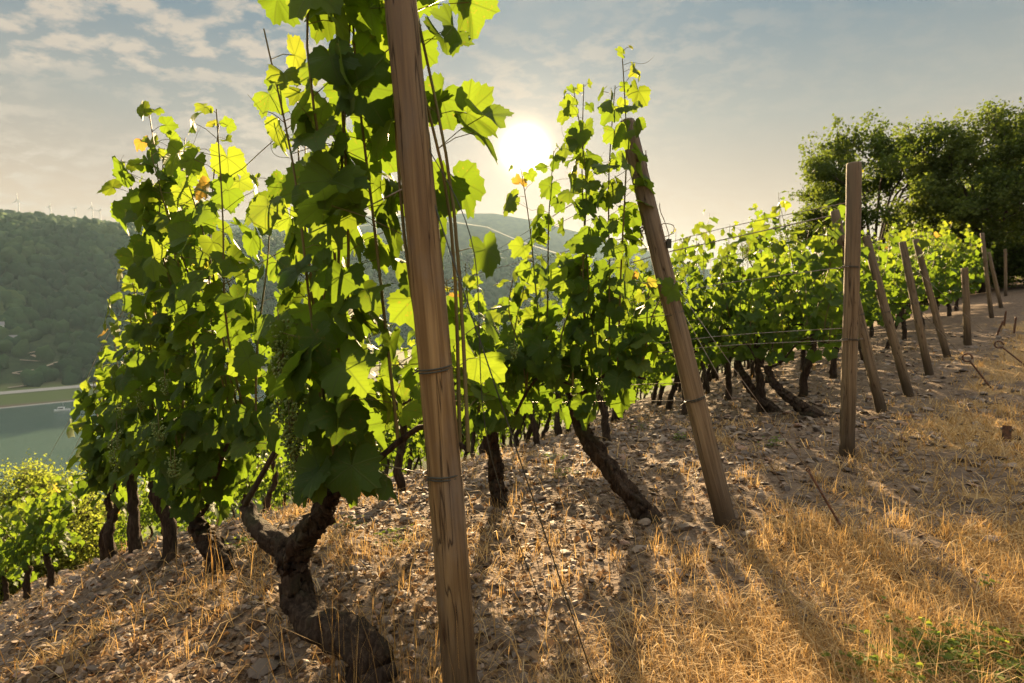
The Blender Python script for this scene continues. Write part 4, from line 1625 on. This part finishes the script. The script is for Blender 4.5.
blades('tall_grass', 8000, 1.1, 3.6, near_trunk, (.14, .42), (.32, .22), (.0007, .0014), 'straw', 'tall reddish dry grass stems by the forked vine trunk', 'grass', rn=(.0, .6))


def litter():
    x, y, r = sample_ground(42000, .95, 16)
    t, s = ts(x, y)
    k = np.clip(.35 + t * .5, .16, .95) * (fbm(x * 1.6, y * 1.6, 3, 60) + .3)
    q = rng.random(len(x)) < k
    x, y = x[q], y[q]
    n = len(x)
    T = np.array([(0, 0, 0), (.5, .35, .28), (.38, .85, .12), (0, 1.05, .3), (-.38, .85, .05), (-.5, .35, .22)])
    F = [np.array([(0, 1, 2), (0, 2, 3), (0, 3, 4), (0, 4, 5)])]
    pos = np.stack([x, y, height(x, y) + .004], -1)
    Y = unit(rng.normal(0, 1, (n, 3)) * np.array([1, 1, .3]))
    Z = unit(np.array([0, 0, 1.0]) + rng.normal(0, .35, (n, 3)))
    Z = unit(Z - Y * (Z * Y).sum(1, keepdims=True))
    X = np.cross(Y, Z)
    sz = rng.uniform(.009, .034, n)[:, None]
    V, FF, lc = scatter(T, F, pos, X * sz, Y * sz, Z * sz, rng.random(n))
    tag(MB().add(V, FF, 0, lc).build('leaf_litter', M['litter'], smooth=False), 'curled brown dead leaves scattered between the rows', 'leaf litter', kind='stuff')


litter()

ROCK = []
for i in range(7):
    V0, F0 = ico(2 if i < 4 else 1)
    r_ = np.random.default_rng(600 + i)
    # planes cut a sphere into an angular flake
    nrm = unit(r_.normal(size=(13, 3)))
    off = r_.uniform(.45, .85, 13)
    V1 = V0.copy()
    for nv, of in zip(nrm, off):
        d = V1 @ nv
        V1 = V1 - np.maximum(d - of, 0)[:, None] * nv
    ROCK.append((V1, F0))


def gravel():
    x, y, r = sample_ground(30000, .95, 15)
    t, s = ts(x, y)
    k = np.clip(.62 + t * .35, .22, .95) * np.clip(fbm(x * 1.8, y * 1.8, 3, 90) * 1.6, 0, 1)
    q = rng.random(len(x)) < k
    x, y, r = x[q], y[q], r[q]
    n = len(x)
    sz = (.006 + .027 * rng.random(n) ** 2.3) * np.clip(r / 2.5, .8, 2.4)
    pos = np.stack([x, y, height(x, y) + sz * .12], -1)
    mb = MB()
    w = rng.integers(0, len(ROCK), n)
    for k_, (T, F) in enumerate(ROCK):
        m_ = w == k_
        nn_ = m_.sum()
        Z = unit(np.array([0, 0, 1.0]) + rng.normal(0, .28, (nn_, 3)))
        a = rng.normal(0, 1, (nn_, 3))
        X = unit(a - Z * (a * Z).sum(1, keepdims=True))
        Y = np.cross(Z, X)
        q_ = sz[m_][:, None]
        V, FF, lc = scatter(T, [F], pos[m_], X * q_, Y * q_ * .75, Z * q_ * rng.uniform(.22, .5, (nn_, 1)), rng.random(nn_))
        mb.add(V, FF, 0, lc)
    tag(mb.build('gravel', M['stone'], smooth=False), 'broken slate chips and gravel strewn over the slope', 'gravel', kind='stuff')
    print('gravel', n)


gravel()

# single stones
for i, (u, v_, wpx, fl, rn, lb) in enumerate((
        (266, 668, 46, .30, .35, 'large flat slate slab in front of the forked vine trunk'), (208, 648, 24, .35, .45, 'grey slate piece left of the large flat slab'),
        (643, 524, 19, .5, .8, 'pale angular stone at the foot of the leaning trunk'), (688, 528, 22, .4, .5, 'flat grey stone left of the chained post foot'),
        (638, 550, 22, .3, .7, 'flat pale stone below the leaning trunk'), (750, 536, 22, .6, .8, 'rounded pale stone right of the chained post'),
        (779, 536, 16, .8, .2, 'dark roundish stone right of the pale rounded stone'), (867, 490, 13, .8, .6, 'small grey stone above the leaning rod'),
        (892, 518, 24, .35, .9, 'pale flat stone in the grass right of the rod'), (990, 540, 24, .35, .9, 'pale flat stone in the grass near the right edge'),
        (895, 546, 14, .5, .6, 'small stone below the pale flat stone by the rod'), (736, 646, 16, .6, .95, 'reddish stone of a small pile in the lower grass, left one'),
        (748, 650, 15, .5, 1.0, 'reddish stone of a small pile in the lower grass, right one'), (721, 630, 13, .5, .6, 'grey stone at the top of a small pile in the lower grass'),
        (796, 581, 16, .5, .85, 'pale stone in the shadow strip of the chained post'), (518, 596, 15, .6, .25, 'dark blue grey stone right of the near post'),
        (550, 585, 15, .5, .8, 'pale stone between the near post and the guy wire'), (566, 553, 18, .35, .75, 'flat pale stone under the second row trunk'),
        (612, 388 + 150, 14, .5, .55, 'small grey stone left of the flat pale one under the trunk'), (790, 458, 17, .55, .4, 'brown stone left of the upright post foot'),
        (818, 476, 13, .6, .8, 'pale stone beside the top of the leaning rod'), (640, 606, 14, .5, .3, 'dark stone in the grass below the leaning trunk'))):
    p = hit(u, v_)
    sz = wpx / 2 / PXF * p[1]
    o = MB().add(ROCK[i % 4][0] * sz * np.array([1, .8, fl]), [ROCK[i % 4][1]], 0, np.tile([[0, 0, rn]], (len(ROCK[i % 4][0]), 1))).build('slate_stone', M['stone'], smooth=False)
    o.location = p + np.array([0, 0, sz * fl * .35])
    o.rotation_euler = (rng.normal(0, .15), rng.normal(0, .15), rng.uniform(0, 6.28))
    tag(o, lb, 'stone', 'loose slate stones')


def weeds(spots, label, n, name='weeds'):
    mb = MB()
    B, Y, Z, sz, rn = [], [], [], [], []
    for (u, v_, rad, cnt) in spots:
        c = hit(u, v_)
        for k in range(cnt):
            x, y = c[0] + rng.normal(0, rad), c[1] + rng.normal(0, rad * .8)
            z = H(x, y)
            h = rng.uniform(.01, .07)
            mb.add(*tube([(x, y, z - .01), (x + rng.normal(0, .01), y + rng.normal(0, .01), z + h)], .0009, 3, cap=False), 0)
            for j in range(3):
                a = rng.uniform(0, 6.28)
                d = np.array([math.cos(a), math.sin(a), .25])
                B.append(np.array([x, y, z + h]))
                Y.append(d)
                Z.append(np.array([0, 0, 1.0]) + rng.normal(0, .3, 3))
                sz.append(rng.uniform(.010, .024))
                rn.append(rng.random())
    B, Y, Z, sz, rn = map(np.array, (B, Y, Z, sz, rn))
    Y = unit(Y)
    Z = unit(Z - Y * (Z * Y).sum(1, keepdims=True))
    X = np.cross(Y, Z)
    T = np.array([(0, 0, 0), (.30, .3, .05), (.42, .65, .03), (.2, .95, -.05), (-.2, .95, -.05), (-.42, .65, .03), (-.30, .3, .05)])
    F = [np.array([(0, 1, 2), (0, 2, 3), (0, 3, 4), (0, 4, 5), (0, 5, 6)])]
    V, FF, lc = scatter(T, F, B, X * sz[:, None], Y * sz[:, None], Z * sz[:, None], rn)
    mb.add(V, FF, 0, lc)
    tag(mb.build(name, M['weed'], smooth=False), label, 'weeds', kind='stuff')


weeds([(985, 672, .10, 120), (935, 672, .09, 90), (890, 678, .07, 60), (955, 660, .09, 60), (1010, 655, .06, 45), (880, 668, .04, 14), (930, 652, .03, 10), (985, 597, .02, 7)],
      'small bright green weeds in the dry grass at the lower right', 1)
weeds([(775, 446, .05, 30), (398, 545, .06, 30), (560, 478, .06, 24), (680, 440, .05, 24), (240, 548, .05, 24), (555, 462, .05, 20), (355, 528, .05, 20), (640, 430, .06, 20)],
      'scattered small green weeds between the vine rows', 1, 'green_weeds')

# ------------------------------------------------------------------ air
m, nt, out = mat('haze_air')
vol = nt.nodes.new('ShaderNodeVolumePrincipled')
vol.inputs['Color'].default_value = (0.55, 0.78, 1.0, 1)
vol.inputs['Density'].default_value = 0.00005
vol.inputs['Anisotropy'].default_value = 0.25
nt.links.new(vol.outputs[0], out.inputs['Volume'])
mb = MB()
box(mb, (0, 1700, 165), (7000, 5400, 530))
hz = mb.build('haze', m, smooth=False, lc=False)
tag(hz, 'pale evening haze filling the river valley', 'haze', kind='stuff')
